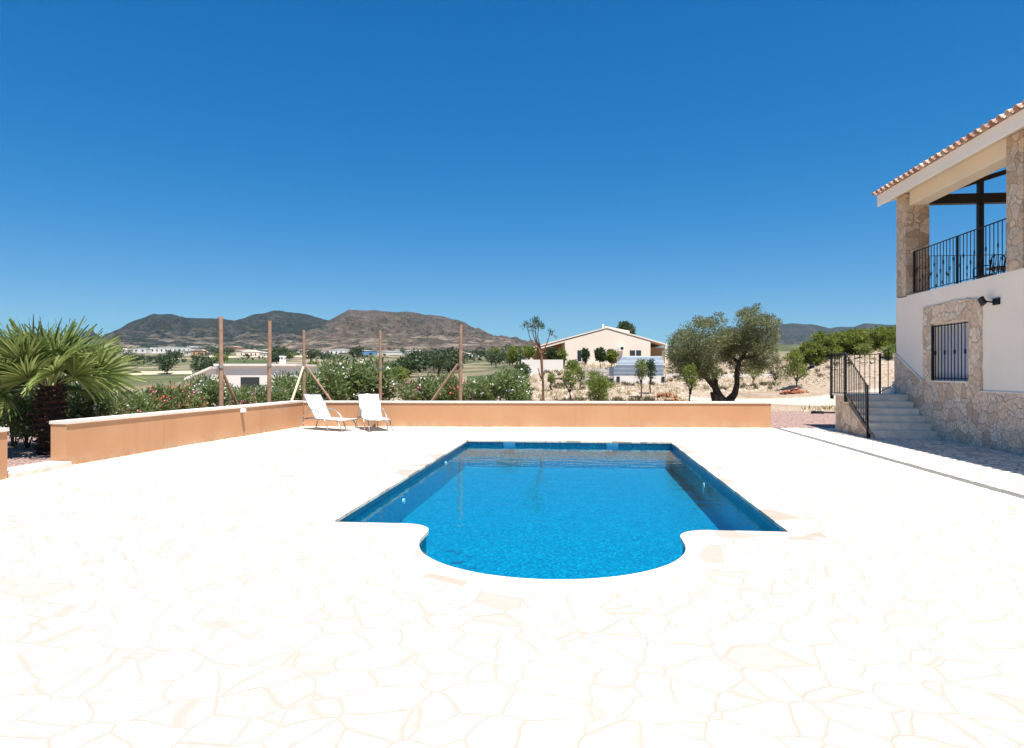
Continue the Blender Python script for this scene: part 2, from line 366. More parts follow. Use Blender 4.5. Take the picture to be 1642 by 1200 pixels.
M_glass = simple('dark_window_glass', (.03,.035,.04), .15, .6, var=.2, scale=1)
M_galv = simple('galvanised_sheet', (.27,.32,.38), .5, .4, .2, var=.12, scale=1.5)
M_grille = simple('steel_drain_grating', (.24,.25,.24), .5, .5, .4, var=.15, scale=12)
M_shutter = simple('pale_grey_roller_blind', (.52,.53,.60), .6, .3, var=.03, scale=4)
M_step = simple('grey_stone_step', (.86,.75,.63), .75, .3, var=.14, scale=5, bump=.2)
M_rubble = simple('broken_clay_tile', (0.315,0.128,0.068), .9, .2, var=.3, scale=4)
M_blue = simple('blue_cladding', (0.120,0.255,0.450), .6, .3, var=.08, scale=.1)
M_redc = simple('dull_red_cladding', (0.270,0.105,0.098), .7, .3, var=.1, scale=.1)
M_plastic = simple('white_plastic', (.72,.73,.74), .4, .4, var=.02, scale=10)
M_skim = simple('light_blue_plastic', (.03,.19,.33), .4, .4, var=.05)
M_joint = simple('cement_joint', (.30,.25,.20), .9, .1, var=.15, scale=8)
M_jpool = simple('coping_joint', (.40,.335,.28), .9, .1, var=.1, scale=8)
M_rubber = simple('black_rubber_hose', (.012,.010,.010), .6, .4, var=.2, scale=10)
M_rock = simple('pale_limestone', (.50,.42,.33), .9, .2, var=.25, scale=6, bump=.4)
M_straw = leafmat('dry_straw', [(.22,.18,.08), (.36,.30,.14), (.46,.38,.2), (.2,.22,.08)], .2)

# ------------------------------------------------------------------ pool outline
def pool_outline(off=0.0, n=40):
    """ccw outline, off > 0 = outwards"""
    xl, xr, yn, yf = -2.65 - off, 2.11 + off, 7.06 - off, 16.0 + off
    cx, r, fr = -0.27, 1.27, 0.30
    cy = 6.52; P = [(xl, yf), (xl, yn)]
    fe = max(fr - off, 0.012)                                       # fillet shrinks as the line moves outwards
    xa = cx - (r + off)
    for k in range(9):
        a = math.pi/2 - k / 8 * math.pi / 2
        P.append((xa - fe + fe * math.cos(a), yn - fe + fe * math.sin(a)))
    for k in range(n + 1):
        a = math.pi + k / n * math.pi
        P.append((cx + (r + off) * math.cos(a), cy + (r + off) * math.sin(a)))
    xb = cx + (r + off)
    for k in range(9):
        a = math.pi - k / 8 * math.pi / 2
        P.append((xb + fe + fe * math.cos(a), yn - fe + fe * math.sin(a)))
    P += [(xr, yn), (xr, yf)]
    return P
def fill_poly(outer, holes, z):
    loops = [[Vector((x, y, z)) for x, y in outer]] + [[Vector((x, y, z)) for x, y in h] for h in holes]
    tris = geometry.tessellate_polygon(loops); vs = [v for l in loops for v in l]
    out = []
    for t in tris:
        a, b, c = (vs[i] for i in t)
        out.append(t if (b - a).cross(c - a).z > 0 else t[::-1])
    return [tuple(v) for v in vs], out

WL = [(-8.62, 9.52), (-8.75, 10.90), (-8.63, 14.2), (-8.38, 17.3), (-8.22, 19.70)]   # terrace side of the left wall
WR = (5.55, 20.52)
# terrace
mb = MB(); outer = [(-8.9, -14), (9.4, -14), (9.4, 20.72), (5.55, 20.62), (-8.35, 19.82), (-8.9, 17.0)]
vs, fs = fill_poly(outer, [pool_outline(.30)], 0.0); mb.add(vs, fs)
struct(mb.build('terrace', M_pave))
# ------------------------------------------------------------------ terrain
PR = [  # photo column -> (distance, height) profile
 (-900, [(0,-1.6),(13,-1.2),(16,-.35),(25,-.6),(60,-1.6),(120,-1.5),(210,1.2),(500,10),(900,24),(1300,38),(2200,82),(3000,110),(9000,140)]),
 (300,  [(0,-1.6),(13,-1.2),(16,-.35),(25,-.6),(60,-1.6),(120,-1.3),(210,1.4),(500,11),(900,25),(1300,38),(2200,84),(3000,110),(9000,140)]),
 (780,  [(0,-1.6),(18,-1.2),(20,-.10),(25,-.10),(40,-.2),(80,.2),(120,.9),(210,3.2),(500,12),(900,22),(1300,33),(2200,66),(3000,90),(9000,120)]),
 (880,  [(0,-1.6),(18,-1.2),(20.2,-.06),(30,0),(38,.10),(52,.9),(62,1.5),(75,2.6),(110,3.2),(210,5),(500,12),(1300,33),(2200,66),(3000,90),(9000,120)]),
 (1080, [(0,-1.6),(18,-1.2),(20.2,-.06),(30,0),(38,.12),(52,1.0),(62,1.7),(75,2.7),(110,3.6),(210,7),(500,16),(1300,40),(2200,70),(3000,95),(9000,200)]),
 (1240, [(0,-1.6),(18,-1.2),(20.2,-.06),(30,.0),(38,.15),(52,.9),(62,1.8),(75,3.0),(110,4.2),(210,9),(500,20),(1300,50),(2200,80),(3000,120),(9000,300)]),
 (1310, [(0,-1.6),(18,-1.2),(20.2,-.06),(30,.0),(35,.1),(41,.55),(47,2.3),(62,3.0),(75,3.4),(110,4.4),(210,9),(500,20),(1300,50),(2200,80),(3000,120),(9000,300)]),
 (1400, [(0,-1.6),(18,-1.2),(20.4,-.06),(30,.0),(34,.2),(39,.7),(44,2.9),(60,3.3),(75,3.5),(110,4.4),(210,9),(500,20),(1300,50),(2200,80),(3000,120),(9000,300)]),
 (2500, [(0,-1.6),(18,-1.2),(20.4,-.06),(30,.0),(34,.2),(39,.7),(44,2.9),(60,3.3),(75,3.5),(110,4.4),(210,9),(500,20),(1300,50),(2200,80),(3000,120),(9000,300)])]
PCS = [p[0] for p in PR]
def prof(i, d):
    P = PR[i][1]; return float(np.interp(d, [a for a, b in P], [b for a, b in P]))
def terrain_z(X, Y):
    d = -X * math.sin(T) + Y * math.cos(T); l = X * math.cos(T) + Y * math.sin(T); r = math.hypot(X, Y)
    if d <= r * .25: px = -900 if l < 0 else 2500
    else: px = CX + F * l / d
    px = max(-900, min(2500, px)); dd = r if d < .25 * r else d
    i = max(0, min(len(PR) - 2, int(np.searchsorted(PCS, px)) - 1)); f = (px - PCS[i]) / (PCS[i+1] - PCS[i])
    z = prof(i, dd) * (1 - f) + prof(i+1, dd) * f
    if -8.6 < X < 9.6 and Y < 20.2: z = min(z, -1.5)
    elif -9.6 < X < 10.2 and Y < 20.6: z = min(z, -.12)
    if X <= -8.6 and Y < 19: z = max(z, -.35) if r < 20 else z
    if r > 27: z += noise.fractal(Vector((X, Y, 0)) * .06, 1.0, 2.0, 3) * min(1, (r - 27) / 30) * .22
    if r > 150: z += noise.fractal(Vector((X, Y, 3)) * .004, 1.0, 2.0, 4) * min(1, (r - 150) / 500) * 5
    return z
azs = list(np.arange(-60, 60.01, .5)); azs = list(np.arange(-180, -60, 6)) + azs + list(np.arange(66, 180, 6))
rs = [3, 8, 12, 14, 16, 18, 19, 20, 20.6, 21.2, 22, 23.5] + list(np.geomspace(25, 9000, 120))
V = []; 
for r in rs:
    for a in azs:
        A = R(a) - T; x, y = r * math.sin(A), r * math.cos(A); V.append((x, y, terrain_z(x, y)))
na = len(azs); Fq = [(i*na+k, i*na+(k+1)%na, (i+1)*na+(k+1)%na, (i+1)*na+k) for i in range(len(rs)-1) for k in range(na)]
struct(npmesh('terrain', V, np.array(Fq)[:, ::-1], M_terrain, smooth=True))

# ------------------------------------------------------------------ hills
def hill(name, crest, D, half, mat, seed, amp, foot, px0, px1):
    xs = np.arange(px0, px1 + 1, 2.5); ts = np.concatenate([np.linspace(-1, 0, 46), np.linspace(.06, 1, 10)]); V = []
    for px in xs:
        cy = np.interp(px, [c[0] for c in crest], [c[1] for c in crest]); H = zat(cy, D)
        for t in ts:
            g = max(0, 1 - abs(t)) ** (1.15 if t < 0 else 1.0)
            X, Y = atd(px, D + t * half)
            v = Vector((X, Y, seed * 100.)) 
            rid = 1 - abs(noise.noise(v * .0022)) * 2; rid2 = 1 - abs(noise.noise(v * .006 + Vector((9, 4, 2)))) * 2
            fr = noise.fractal(v * .012, 1.0, 2.1, 5)
            env = min(1, g * 5) * min(1, (1 - g) * 1.7)
            z = foot + (H - foot) * g + amp * env * (rid * .5 + rid2 * .3 + fr * .22 - .45) + amp * .05 * fr * min(1, g * 4)
            if g <= 0: z = foot - 60
            V.append((X, Y, z))
    n = len(ts); Fq = [(i*n+k, (i+1)*n+k, (i+1)*n+k+1, i*n+k+1) for i in range(len(xs)-1) for k in range(n-1)]
    return struct(npmesh(name, V, np.array(Fq), mat, smooth=True))
hill('hill', [(-700,566),(-450,552),(-250,546),(-100,556),(20,562),(110,556),(165,540),(190,527),(215,514),(245,505),(275,503),(300,511),(330,512),(355,510),(375,514),(400,507),(440,498),(480,503),(515,511),(560,520),(640,530),(720,545),(800,560)],
     3300, 1300, M_hill_dark, 1, 135, 70, -700, 800)
hill('hill', [(430,575),(470,548),(505,528),(530,512),(560,497),(600,497),(640,500),(655,500),(700,506),(740,516),(780,535),(830,552),(880,560),(960,566)],
     2700, 1100, M_hill_red, 2, 105, 60, 420, 960)
hill('hill', [(700,570),(820,556),(900,556),(1060,558),(1130,552),(1190,535),(1225,526),(1245,522),(1270,519),(1300,520),(1330,526),(1370,524),(1385,519),(1437,521),(1500,516),(1600,520),(1700,515),(1900,530)],
     4200, 1300, M_hill_far, 3, 95, 60, 700, 1900)

# ------------------------------------------------------------------ near grounds
mb = MB(); v_, f_ = fill_poly([(5.52, 20.50), (9.6, 20.76), (13, 20.9), (14, 29.5), (9.5, 29.2), (5.0, 29.0), (4.6, 24)], [], .006)
mb.add(v_, f_); struct(mb.build('gravel_ground', M_gravel))
mb = MB(); mb.box(-16, -8.60, 4, 21.8, -.5, -.012); struct(mb.build('gravel_bed', M_gravel))
M_track = simple('dirt_track_surface', (0.450,0.383,0.300), .95, .1, var=.12, scale=.8, bump=.3)
Lp = [at(1000, 634, .12), at(1120, 635, .08), at(1240, 637, .05), at(1345, 640, .05)]
tr0 = [atd(1100, 37), atd(1200, 34), atd(1300, 31.5), atd(1420, 31)]; tr1 = [atd(1100, 39), atd(1200, 38), atd(1290, 38), atd(1340, 39), atd(1420, 41)]
V = []; Fq = []; N = 30
for i in range(N + 1):
    f = i / N; a = Vector((np.interp(f, [0,.33,.66,1], [p[0] for p in tr0]), np.interp(f, [0,.33,.66,1], [p[1] for p in tr0])))
    b = Vector((np.interp(f, [0,.25,.5,.75,1], [p[0] for p in tr1]), np.interp(f, [0,.25,.5,.75,1], [p[1] for p in tr1])))
    for k in range(7):
        q = a.lerp(b, k / 6); V.append((q.x, q.y, terrain_z(q.x, q.y) + (-.25 if k in (0, 6) else .04)))
for i in range(N):
    for k in range(6): Fq.append((i*7+k, (i+1)*7+k, (i+1)*7+k+1, i*7+k+1))
struct(npmesh('dirt_track', V, Fq, M_track, smooth=True))

# ------------------------------------------------------------------ pool
pool = thing('swimming_pool', 'rectangular blue mosaic swimming pool with rounded roman end set in the cream terrace', 'swimming pool', (-.27, 11.5, 0))
P0 = pool_outline(0); n = len(P0); DEEP = -.62
mb = MB(); vs = [(x, y, -.005) for x, y in P0] + [(x, y, DEEP) for x, y in P0]
mb.add(vs, [(i, n + i, n + (i+1) % n, (i+1) % n) for i in range(n)][::1])
v2, f2 = fill_poly(P0, [], DEEP); mb.add(v2, f2); mb.build('basin', M_mosaic, pool)
PI_, PO = pool_outline(-.022), pool_outline(.30)
mb = MB(); zt = .006; vs = [(x, y, .0008) for x, y in PO] + [(x, y, zt) for x, y in PI_] + [(x, y, -.03) for x, y in PI_] + [(x, y, -.03) for x, y in P0] + [(x, y, -.03) for x, y in PO]
fs = []
for i in range(n):
    j = (i + 1) % n
    fs += [(i, j, n+j, n+i), (n+i, n+j, 2*n+j, 2*n+i), (2*n+i, 2*n+j, 3*n+j, 3*n+i), (4*n+i, 4*n+j, j, i)]
mb.add(vs, fs); mb.mi = 1; acc = .3
for i in range(n):
    j = (i + 1) % n; a0, a1 = Vector(PO[i]), Vector(PO[j]); b0, b1 = Vector(PI_[i]), Vector(PI_[j]); L = max((a1-a0).length, (b1-b0).length)
    dd_ = (b1-b0).normalized(); nn = Vector((dd_.y, -dd_.x)); w = .007
    while acc < L:
        f = acc / L; a = a0.lerp(a1, f); b = b0.lerp(b1, f); e = (a1-a0 if (a1-a0).length > .001 else b1-b0).normalized()*w*.5
        mb.add([(*(b-e), zt+.001), (*(b+e), zt+.001), (*(a+e), .0025), (*(a-e), .0025)], [(0,1,2,3)]); acc += .48 + .14*math.sin(i*3.1 + acc*7)
    acc -= L
mb.build('coping', [M_cope, M_jpool], pool)
for nm, x0, x1 in (('skimmer', -1.78, -1.50), ('skimmer', .62, .90)):
    s = MB().box(x0, x1, 15.97, 15.996, -.20, -.035).build(nm, M_skim, pool, bevel=.004)
    MB().box(x0 + .03, x1 - .03, 15.962, 15.969, -.17, -.06).build('flap', M_skim, s)
MB().tube([(-2.60, 13.1, -.16), (-2.57, 13.1, -.16)], .04, 12).build('inlet', M_plastic, pool)
MB().tube([(-2.60, 9.9, -.3), (-2.57, 9.9, -.3)], .04, 12).build('inlet', M_plastic, pool)
MB().tube([(2.06, 11.5, -.3), (2.03, 11.5, -.3)], .09, 16).build('pool_lamp', M_plastic, pool)
M_marks = simple('dark_blue_marks', (.015,.09,.17), .4, .4, var=.4, scale=20)  # small dark blue patches laid flat on the basin floor
mb = MB()
for (px, py, w, h) in ((722,884,.16,.03), (735,888,.12,.035), (752,893,.10,.03), (733,903,.15,.05), (742,901,.08,.03), (758,912,.10,.04), (745,908,.06,.02)):
    X, Y = at(px, py, DEEP); k = 12
    mb = MB(); mb.add([(X + w * .5 * math.cos(a) * (.8 + .3*math.sin(3*a)), Y + h * math.sin(a) * (1 + .4*math.cos(2*a)) * 1.2, DEEP + .004) for a in [2*math.pi*i/k for i in range(k)]], [tuple(range(k))]); mb.build('dark_patch', M_marks, pool)
mb = MB(); v2, f2 = fill_poly(pool_outline(-.001), [], -.11); mb.add(v2, f2); struct(mb.build('water', M_water))

# ------------------------------------------------------------------ garden walls
def path_wall(mbw, mbc, pts, th, side, h, ch=.055, ov=.022):
    """pts: visible face line; body on 'side' (left=+1 of travel)"""
    P = [Vector(p) for p in pts]; N = []
    for i in range(len(P)):
        d = (P[min(i+1, len(P)-1)] - P[max(i-1, 0)]).normalized(); N.append(Vector((-d.y, d.x)) * side)
    def ring(off0, off1, z0, z1, mb, ext=0):
        Q = list(P)
        if ext: Q[0] = P[0] + (P[0]-P[1]).normalized()*ext; Q[-1] = P[-1] + (P[-1]-P[-2]).normalized()*ext
        vs = []
        for q, nn in zip(Q, N):
            a = q + nn * off0; b = q + nn * off1; vs += [(a.x,a.y,z0),(b.x,b.y,z0),(b.x,b.y,z1),(a.x,a.y,z1)]
        fs = []
        for i in range(len(Q)-1):
            o = i*4
            for k in range(4): fs.append((o+k, o+(k+1)%4, o+4+(k+1)%4, o+4+k))
        fs += [(0,1,2,3), tuple(range(len(Q)*4-4, len(Q)*4))[::-1]]; mb.add(vs, fs)
    ring(0, th, -.4, h, mbw); ring(-ov, th + ov, h, h + ch, mbc, ext=ov * .6)
    mbc.mi = 1; acc = .55
    for i in range(len(P)-1):
        sg = P[i+1]-P[i]; L = sg.length; d = sg/L
        while acc < L:
            q = P[i] + d*acc; nn = (N[i]*(1-acc/L) + N[i+1]*(acc/L)).normalized(); a = q - nn*(ov+.0015); b = q + nn*(th+ov+.0015)
            mbc.bar((a.x, a.y, h+ch/2), (b.x, b.y, h+ch/2), .009, ch+.003); acc += 1.0
        acc -= L
    mbc.mi = 0
def garden_wall(label, pts, th, side, h, loc):
    t = thing('garden_wall', label, 'wall', loc, group='rendered garden walls around the terrace')
    a, b = MB(), MB(); path_wall(a, b, pts, th, side, h)
    o = a.build('wall_body', M_render, t); bm = bmesh.new(); bm.from_mesh(o.data); bmesh.ops.recalc_face_normals(bm, faces=bm.faces); bm.to_mesh(o.data)
    o = b.build('wall_coping', [M_wallcope, M_joint], t, bevel=.004); bm = bmesh.new(); bm.from_mesh(o.data); bmesh.ops.recalc_face_normals(bm, faces=bm.faces); bm.to_mesh(o.data)
garden_wall('long apricot rendered wall with cream coping running from the gap to the corner behind the loungers', WL[1:], .30, 1, .715, (-8.75, 10.9, 0))
garden_wall('low apricot rendered wall with cream coping across the far end of the terrace', [(-8.20, 19.72), WR], .28, 1, .70, (0, 20.3, 0))
garden_wall('short apricot wall piece at the left edge, before the gap to the palm', [(-8.35, 5.5), (-8.60, 9.52)], .30, 1, .715, (-8.5, 7.5, 0))
t_ = MB(); t_.prism([(-9.08, 9.62), (-8.50, 9.54), (-8.62, 10.86), (-9.10, 10.92)], -.1, .085)
tag(t_.build('step_slab', M_wallcope, bevel=.01), 'cream stone threshold slab in the gap of the left wall', 'step')
# wall lamp on left wall
X, Y = -8.44, 16.4
lamp = thing('wall_lamp', 'small pale downlight fixed just under the coping of the left garden wall', 'wall lamp', (X, Y, .62))
MB().box(X - .02, X + .10, Y - .05, Y + .05, .60, .70).build('housing', M_plastic, lamp, bevel=.01)
MB().box(X + .0, X + .085, Y - .035, Y + .035, .585, .597).build('lens', M_glass, lamp)
# drain
mb = MB(); mb.box(5.60, 5.615, 4, 20.5, -.01, .006); mb.box(5.745, 5.76, 4, 20.5, -.01, .006)
y = 4.0
while y < 20.48: mb.box(5.617, 5.743, y, y + .018, -.012, .004); y += .03
tag(mb.build('drain_channel', M_grille), 'long grey slotted drain channel running along the right of the terrace', 'drain')
mb = MB(); mb.box(5.617, 5.743, 4, 20.48, -.02, -.013); 
# ------------------------------------------------------------------ vegetation builders
def leaf_quads(P, A, B, L, W):
    P = np.asarray(P); L = L[:, None]; W = W[:, None]
    V = np.stack([P, P + A*L*.5 + B*W*.5, P + A*L, P + A*L*.5 - B*W*.5], 1).reshape(-1, 3)
    return V, np.arange(len(P)*4).reshape(-1, 4)
def unit(v): return v / (np.linalg.norm(v, axis=1, keepdims=True) + 1e-9)
def crown(name, clumps, n, L, W, mat, parent=None, up=.35, flowers=None, seed=0, shell=.55):
    """leaves spread through ellipsoid clumps (cx,cy,cz,rx,ry,rz)"""
    g = np.random.default_rng(seed); cl = np.array(clumps, float); vol = cl[:,3]*cl[:,4]*cl[:,5]; pr = vol**.75; pr /= pr.sum()
    idx = g.choice(len(cl), n, p=pr); d = unit(g.normal(size=(n,3))); r = g.random(n)**shell * (.82 + .3*g.random(n))
    # sprays: pull leaves towards random twig directions
    tw = unit(g.normal(size=(len(cl)*14, 3))); ti = idx*14 + g.integers(0, 14, n); d = unit(d*.55 + tw[ti]*.6)
    P = cl[idx,:3] + d * r[:,None] * cl[idx,3:6]
    A = unit(d*.8 + g.normal(size=(n,3))*.6 + np.array([0,0,up])); B = unit(np.cross(A, g.normal(size=(n,3))))
    Ls = L*(.6+.8*g.random(n)); Ws = W*(.6+.8*g.random(n))
    V, Fq = leaf_quads(P, A, B, Ls, Ws); mats = [mat]; mi = np.zeros(n, int)
    if flowers:
        for fm, k, s in flowers:
            ii = g.choice(np.where(r > .75)[0], min(k, (r > .75).sum()), replace=False); nb = 7
            ctr = np.repeat(P[ii] + d[ii]*.04, nb, 0) + g.normal(size=(len(ii)*nb,3))*s*.9
            a2 = unit(g.normal(size=ctr.shape)); b2 = unit(np.cross(a2, g.normal(size=ctr.shape)))
            V2, F2 = leaf_quads(ctr, a2, b2, np.full(len(ctr), s*1.5), np.full(len(ctr), s*1.5))
            Fq = np.vstack([Fq, F2 + len(V)]); V = np.vstack([V, V2]); mats.append(fm); mi = np.concatenate([mi, np.full(len(F2), len(mats)-1)])
    return npmesh(name, V, Fq, mats, mi, parent)
def blobby(w, d, z0, z1, k, seed, jit=.35):
    g = random.Random(seed); out = [(0, 0, (z0+z1)/2, w*.36, d*.36, (z1-z0)*.42)]
    for i in range(k):
        a = g.random()*2*math.pi; f = g.random()**.5
        z = z0 + (z1-z0)*(.25 + .6*g.random()); s = (.17 + jit*.35*g.random())
        rr = math.sqrt(max(.05, 1-((z-(z0+z1)/2)/((z1-z0)*.55))**2))
        out.append((math.cos(a)*w*.36*f*rr, math.sin(a)*d*.36*f*rr, z, w*s, d*s, (z1-z0)*s))
    return out
def scatter_clumps(w, z0, z1, k, seed):
    g = random.Random(seed); out = []; h = z1 - z0
    for i in range(k):
        f = (i + .5) / k; a = i*2.4 + g.uniform(-.5, .5); z = z0 + h*(.12 + .76*f) + g.uniform(-.06, .06)*h
        prof_ = math.sin(math.pi*min(1, (.18 + .74*f)))**.8; r = w*.5*prof_*g.uniform(.25, .72); s = g.uniform(.13, .24)
        out.append((math.cos(a)*r, math.sin(a)*r, z, w*s, w*s, h*s*.8))
    return out
def stems(clumps, base=(0,0,0), r0=.03, k=7, seed=1):
    g = random.Random(seed); mb = MB(); b = Vector(base)
    for c in clumps[:k]:
        e = Vector(c[:3]); s = b + Vector((g.uniform(-1,1), g.uniform(-1,1), 0))*r0*1.5
        m = s.lerp(e, .45) + Vector((g.uniform(-.08,.08), g.uniform(-.08,.08), .1))*e.length*.4
        mb.tube([s, m, e], [r0, r0*.65, r0*.25], 6)
    return mb
# oleander shrubs: prototypes
def make_oleander(seed, label, fl, w=1.7, h=1.7):
    t = thing('oleander_shrub', label, 'shrub', group='oleander shrubs behind the garden walls')
    cl = blobby(w, w*.9, .15, h, 9, seed); crown('foliage', cl, 4200, .15, .040, M_olean, t, up=.7, flowers=fl, seed=seed)
    stems(cl, r0=.022, k=8, seed=seed).build('stem', M_bark, t, world=False); return t
ol = [make_oleander(11, '', [(M_white, 34, .034), (M_pink, 12, .03)]), make_oleander(12, '', [(M_pink, 48, .042), (M_white, 12, .03)]),
      make_oleander(13, '', [(M_white, 50, .034)]), make_oleander(14, '', [(M_redp, 40, .045), (M_pink, 24, .04)])]
spots = [  # px, distance, proto, scale, label
 (205, 14.2, 1, .88, 'oleander with pink blooms just right of the fan palm'),
 (252, 15.0, 3, .86, 'oleander with a coral flower cluster behind the left wall'),
 (296, 16.0, 3, .92, 'oleander with dull red blooms left of the first timber post'),
 (335, 17.5, 2, 1.06, 'tall green white-flowered oleander just left of the first timber post'),
 (385, 18.8, 1, 1.0, 'pink oleander behind the slanting brace of the first post'),
 (410, 21.0, 0, .95, 'oleander between the first and second timber posts, nearer the second'),
 (455, 22.0, 2, 1.16, 'yellowish green oleander between the second post and the corner post'),
 (505, 24.0, 0, 1.12, 'oleander just right of the braced corner post'),
 (545, 24.6, 2, 1.32, 'tallest oleander, behind the gap between the two loungers'),
 (588, 24.4, 0, 1.30, 'tall oleander behind the right lounger, left of its post'),
 (650, 24.4, 1, .90, 'low pinkish oleander right of the fourth timber post'),
 (692, 24.6, 2, .98, 'bright green oleander left of the last leaning brace'),
 (722, 25.2, 3, .92, 'reddish oleander at the foot of the last braced post'),
 (770, 25.2, 0, .94, 'thin olive green oleander right of the last timber post'),
 (815, 25.0, 2, 1.08, 'rightmost white-flowered oleander of the hedge'),
 (22, 15.0, 2, .80, 'white-speckled shrub at the left edge behind the short wall'),
 (44, 14.6, 0, .72, 'dark green shrub in the wall gap left of the palm trunk'),
 (150, 14.6, 2, .84, 'oleander right behind the palm trunk'),
 (-30, 15.0, 1, .95, 'pink oleander partly out of frame at the far left'),
 (110, 16.2, 0, .92, 'oleander in the second row behind the palm crown')]
used = set()
for i, (px, d, k, s, lab) in enumerate(spots):
    X, Y = atd(px, d); fx_ = max(1, -10.9 / X) if Y < 22.5 and px > 120 else 1; X *= fx_; Y *= fx_; s = {205:.74, 252:.76, 296:.74, 335:.90, 385:.76, 410:.74, 455:1.04}.get(px, s); Y += .9 if Y > 21.5 else 0; z = -.02 if X < -8.6 and Y < 21.5 else max(-.1, terrain_z(X, Y))
    if k not in used: o = ol[k]; used.add(k); o.location = (X, Y, z); o.rotation_euler.z = i*1.3; o.scale = (s, s, s*(1.0 if s<1.2 else .95)); o['label'] = lab
    else: dup(ol[k], (X, Y, z), i * 1.3, lab, scale=(s*1.05, s*1.05, s))

# fan palm
px_, d_ = 80, 13.6; X, Y = atd(px_, d_)
palm = thing('fan_palm', 'short bushy fan palm with a brown fibrous trunk behind the gap in the left wall', 'palm tree', (X, Y, -.02))
mb = MB(); N = 26
for i in range(N):
    z = i / (N-1) * 1.36; r = .185 + .07*math.sin(z*2.3) + (.045 if i % 2 else -.03)
    if i == 0: pts = []; rad = []
    pts.append((.02*math.sin(z*3), .03*z, z)); rad.append(r * (1.18 if z < .1 else 1))
mb.tube(pts, rad, 16)
g = random.Random(5)
for i in range(170):
    a = g.random()*6.283; z = g.uniform(.05, 1.4); r = .205; l = g.uniform(.06, .16)
    p = Vector((math.cos(a)*r, math.sin(a)*r, z)); mb.bar(p*1 - Vector((math.cos(a)*.05, math.sin(a)*.05, 0)), p + Vector((math.cos(a)*.08, math.sin(a)*.08, l)), .05, .02)
mb.build('trunk', M_palmtrunk, palm, world=False)
def frond(az, el, Lp, rad, seed, nleaf=36):
    g = np.random.default_rng(seed); dirh = np.array([math.cos(az), math.sin(az), 0.]); V = []; Fq = []; mi = []
    base = np.array([0, 0, 1.34]) + dirh*.12; pts = []
    e = el
    p = base.copy(); st = Lp/8
    for i in range(9):
        pts.append(p.copy()); dv = dirh*math.cos(e) + np.array([0,0,1.])*math.sin(e); p = p + dv*st; e -= .025 + .03*(1.3 - el)
    side = np.array([-dirh[1], dirh[0], 0.]); dv = dirh*math.cos(e) + np.array([0,0,1.])*math.sin(e); tilt = .45*(1.3-el); dv = unit((dv + np.array([0,0,1.])*tilt)[None])[0]; nrm = np.cross(side, dv) * -1; rl = g.uniform(-1.0, 1.0); side, nrm = side*math.cos(rl) + nrm*math.sin(rl), nrm*math.cos(rl) - side*math.sin(rl)
    hub = pts[-1]
    # petiole ribbon with thickness
    for i, q in enumerate(pts):
        w = .022 - .0012*i
        V += [q + side*w, q - side*w, q - nrm*.012]
    for i in range(8):
        a = i*3
        for k in range(3): Fq.append((a+k, a+(k+1)%3, a+3+(k+1)%3, a+3+k)); mi.append(1)
    span = 1.75
    for k in range(nleaf):
        th = (k/(nleaf-1)*2 - 1)*span + g.normal()*.03; l = rad*(1 - .22*abs(th/span)**2)*(.86 + .28*g.random())
        d0 = dv*math.cos(th) + side*math.sin(th); droop = (.01 + .10*g.random()) * (1.6 - el*.7)
        lat = np.cross(d0, nrm); w0 = .021; n = 6; o = len(V)
        fold = nrm*.012*(1 if k % 2 else -1)
        for j in range(n+1):
            f = j/n; q = hub + d0*l*f + nrm*(.05*math.sin(f*2.5)) + np.array([0,0,-1.])*droop*l*f**2.6
            w = w0*(.5 + 1.3*f if f < .45 else 1.1*(1-f)/.55 + .03)
            V += [q + lat*w + fold, q - lat*w - fold]
        for j in range(n): Fq.append((o+2*j, o+2*j+2, o+2*j+3, o+2*j+1)); mi.append(0)
    return npmesh('frond', V, Fq, [M_palm, M_petiole], mi, palm)
g = random.Random(21); kf = 0
for ring, (cnt, e0, e1, lp, rd) in enumerate([(8, 1.2, 1.45, .52, .86), (10, .85, 1.12, .62, .88), (10, .40, .70, .72, .84), (5, -.05, .22, .70, .74)]):
    for i in range(cnt):
        az = i/cnt*6.283 + ring*.5 + g.uniform(-.2, .2) if ring < 3 else 2.1 + i*.55; frond(az, g.uniform(e0, e1), lp*g.uniform(.85,1.12), rd*g.uniform(.9,1.08), 100+kf); kf += 1
palm.scale = (1.02, 1.02, 1.0)

# ------------------------------------------------------------------ timber posts with braces
def post(px, d, top, label, braces, rad=.065, mat=M_post):
    X, Y = atd(px, d); z0 = -.15; rad *= .84; t = thing('timber_post', label, 'post', (X, Y, z0), group='round timber posts of the unfinished fence')
    g = random.Random(px); lean = (g.uniform(-.03,.03), g.uniform(-.02,.02))
    MB().tube([(0,0,0), (lean[0]*.5, lean[1]*.5, top*.5), (lean[0], lean[1], top)], [rad*1.08, rad, rad*.92], 10).build('pole', mat, t, world=False, smooth=False)
    MB().tube([(0,0,top*.58), (lean[0]*.6, lean[1]*.6, top*.6)], rad*1.25, 10).build('strap', M_grille, t, world=False)
    for (dx, dy, hz, m) in braces:
        MB().tube([(dx, dy, .0), (dx*.05, dy*.05, hz)], [rad*.85, rad*.75], 9).build('brace', m, t, world=False)
    return t
post(355, 17.8, 3.22, 'tall round timber post left of the others, with one brace leaning right', [(.22, 1.15, 1.75, M_post)], .068)
post(431, 20.6, 3.32, 'plain upright timber post second from the left, without a brace', [], .068)
post(488, 23.2, 3.20, 'corner timber post braced on both sides, behind the left lounger', [(-.05, -1.6, 1.95, M_postpale), (1.5, .1, 1.95, M_post)], .06)
post(610, 23.4, 3.20, 'single upright timber post just right of the right lounger', [], .062)
post(738, 23.6, 3.42, 'rightmost timber post, with one brace leaning down to the left', [(-1.55, .05, 2.05, M_post)], .075)

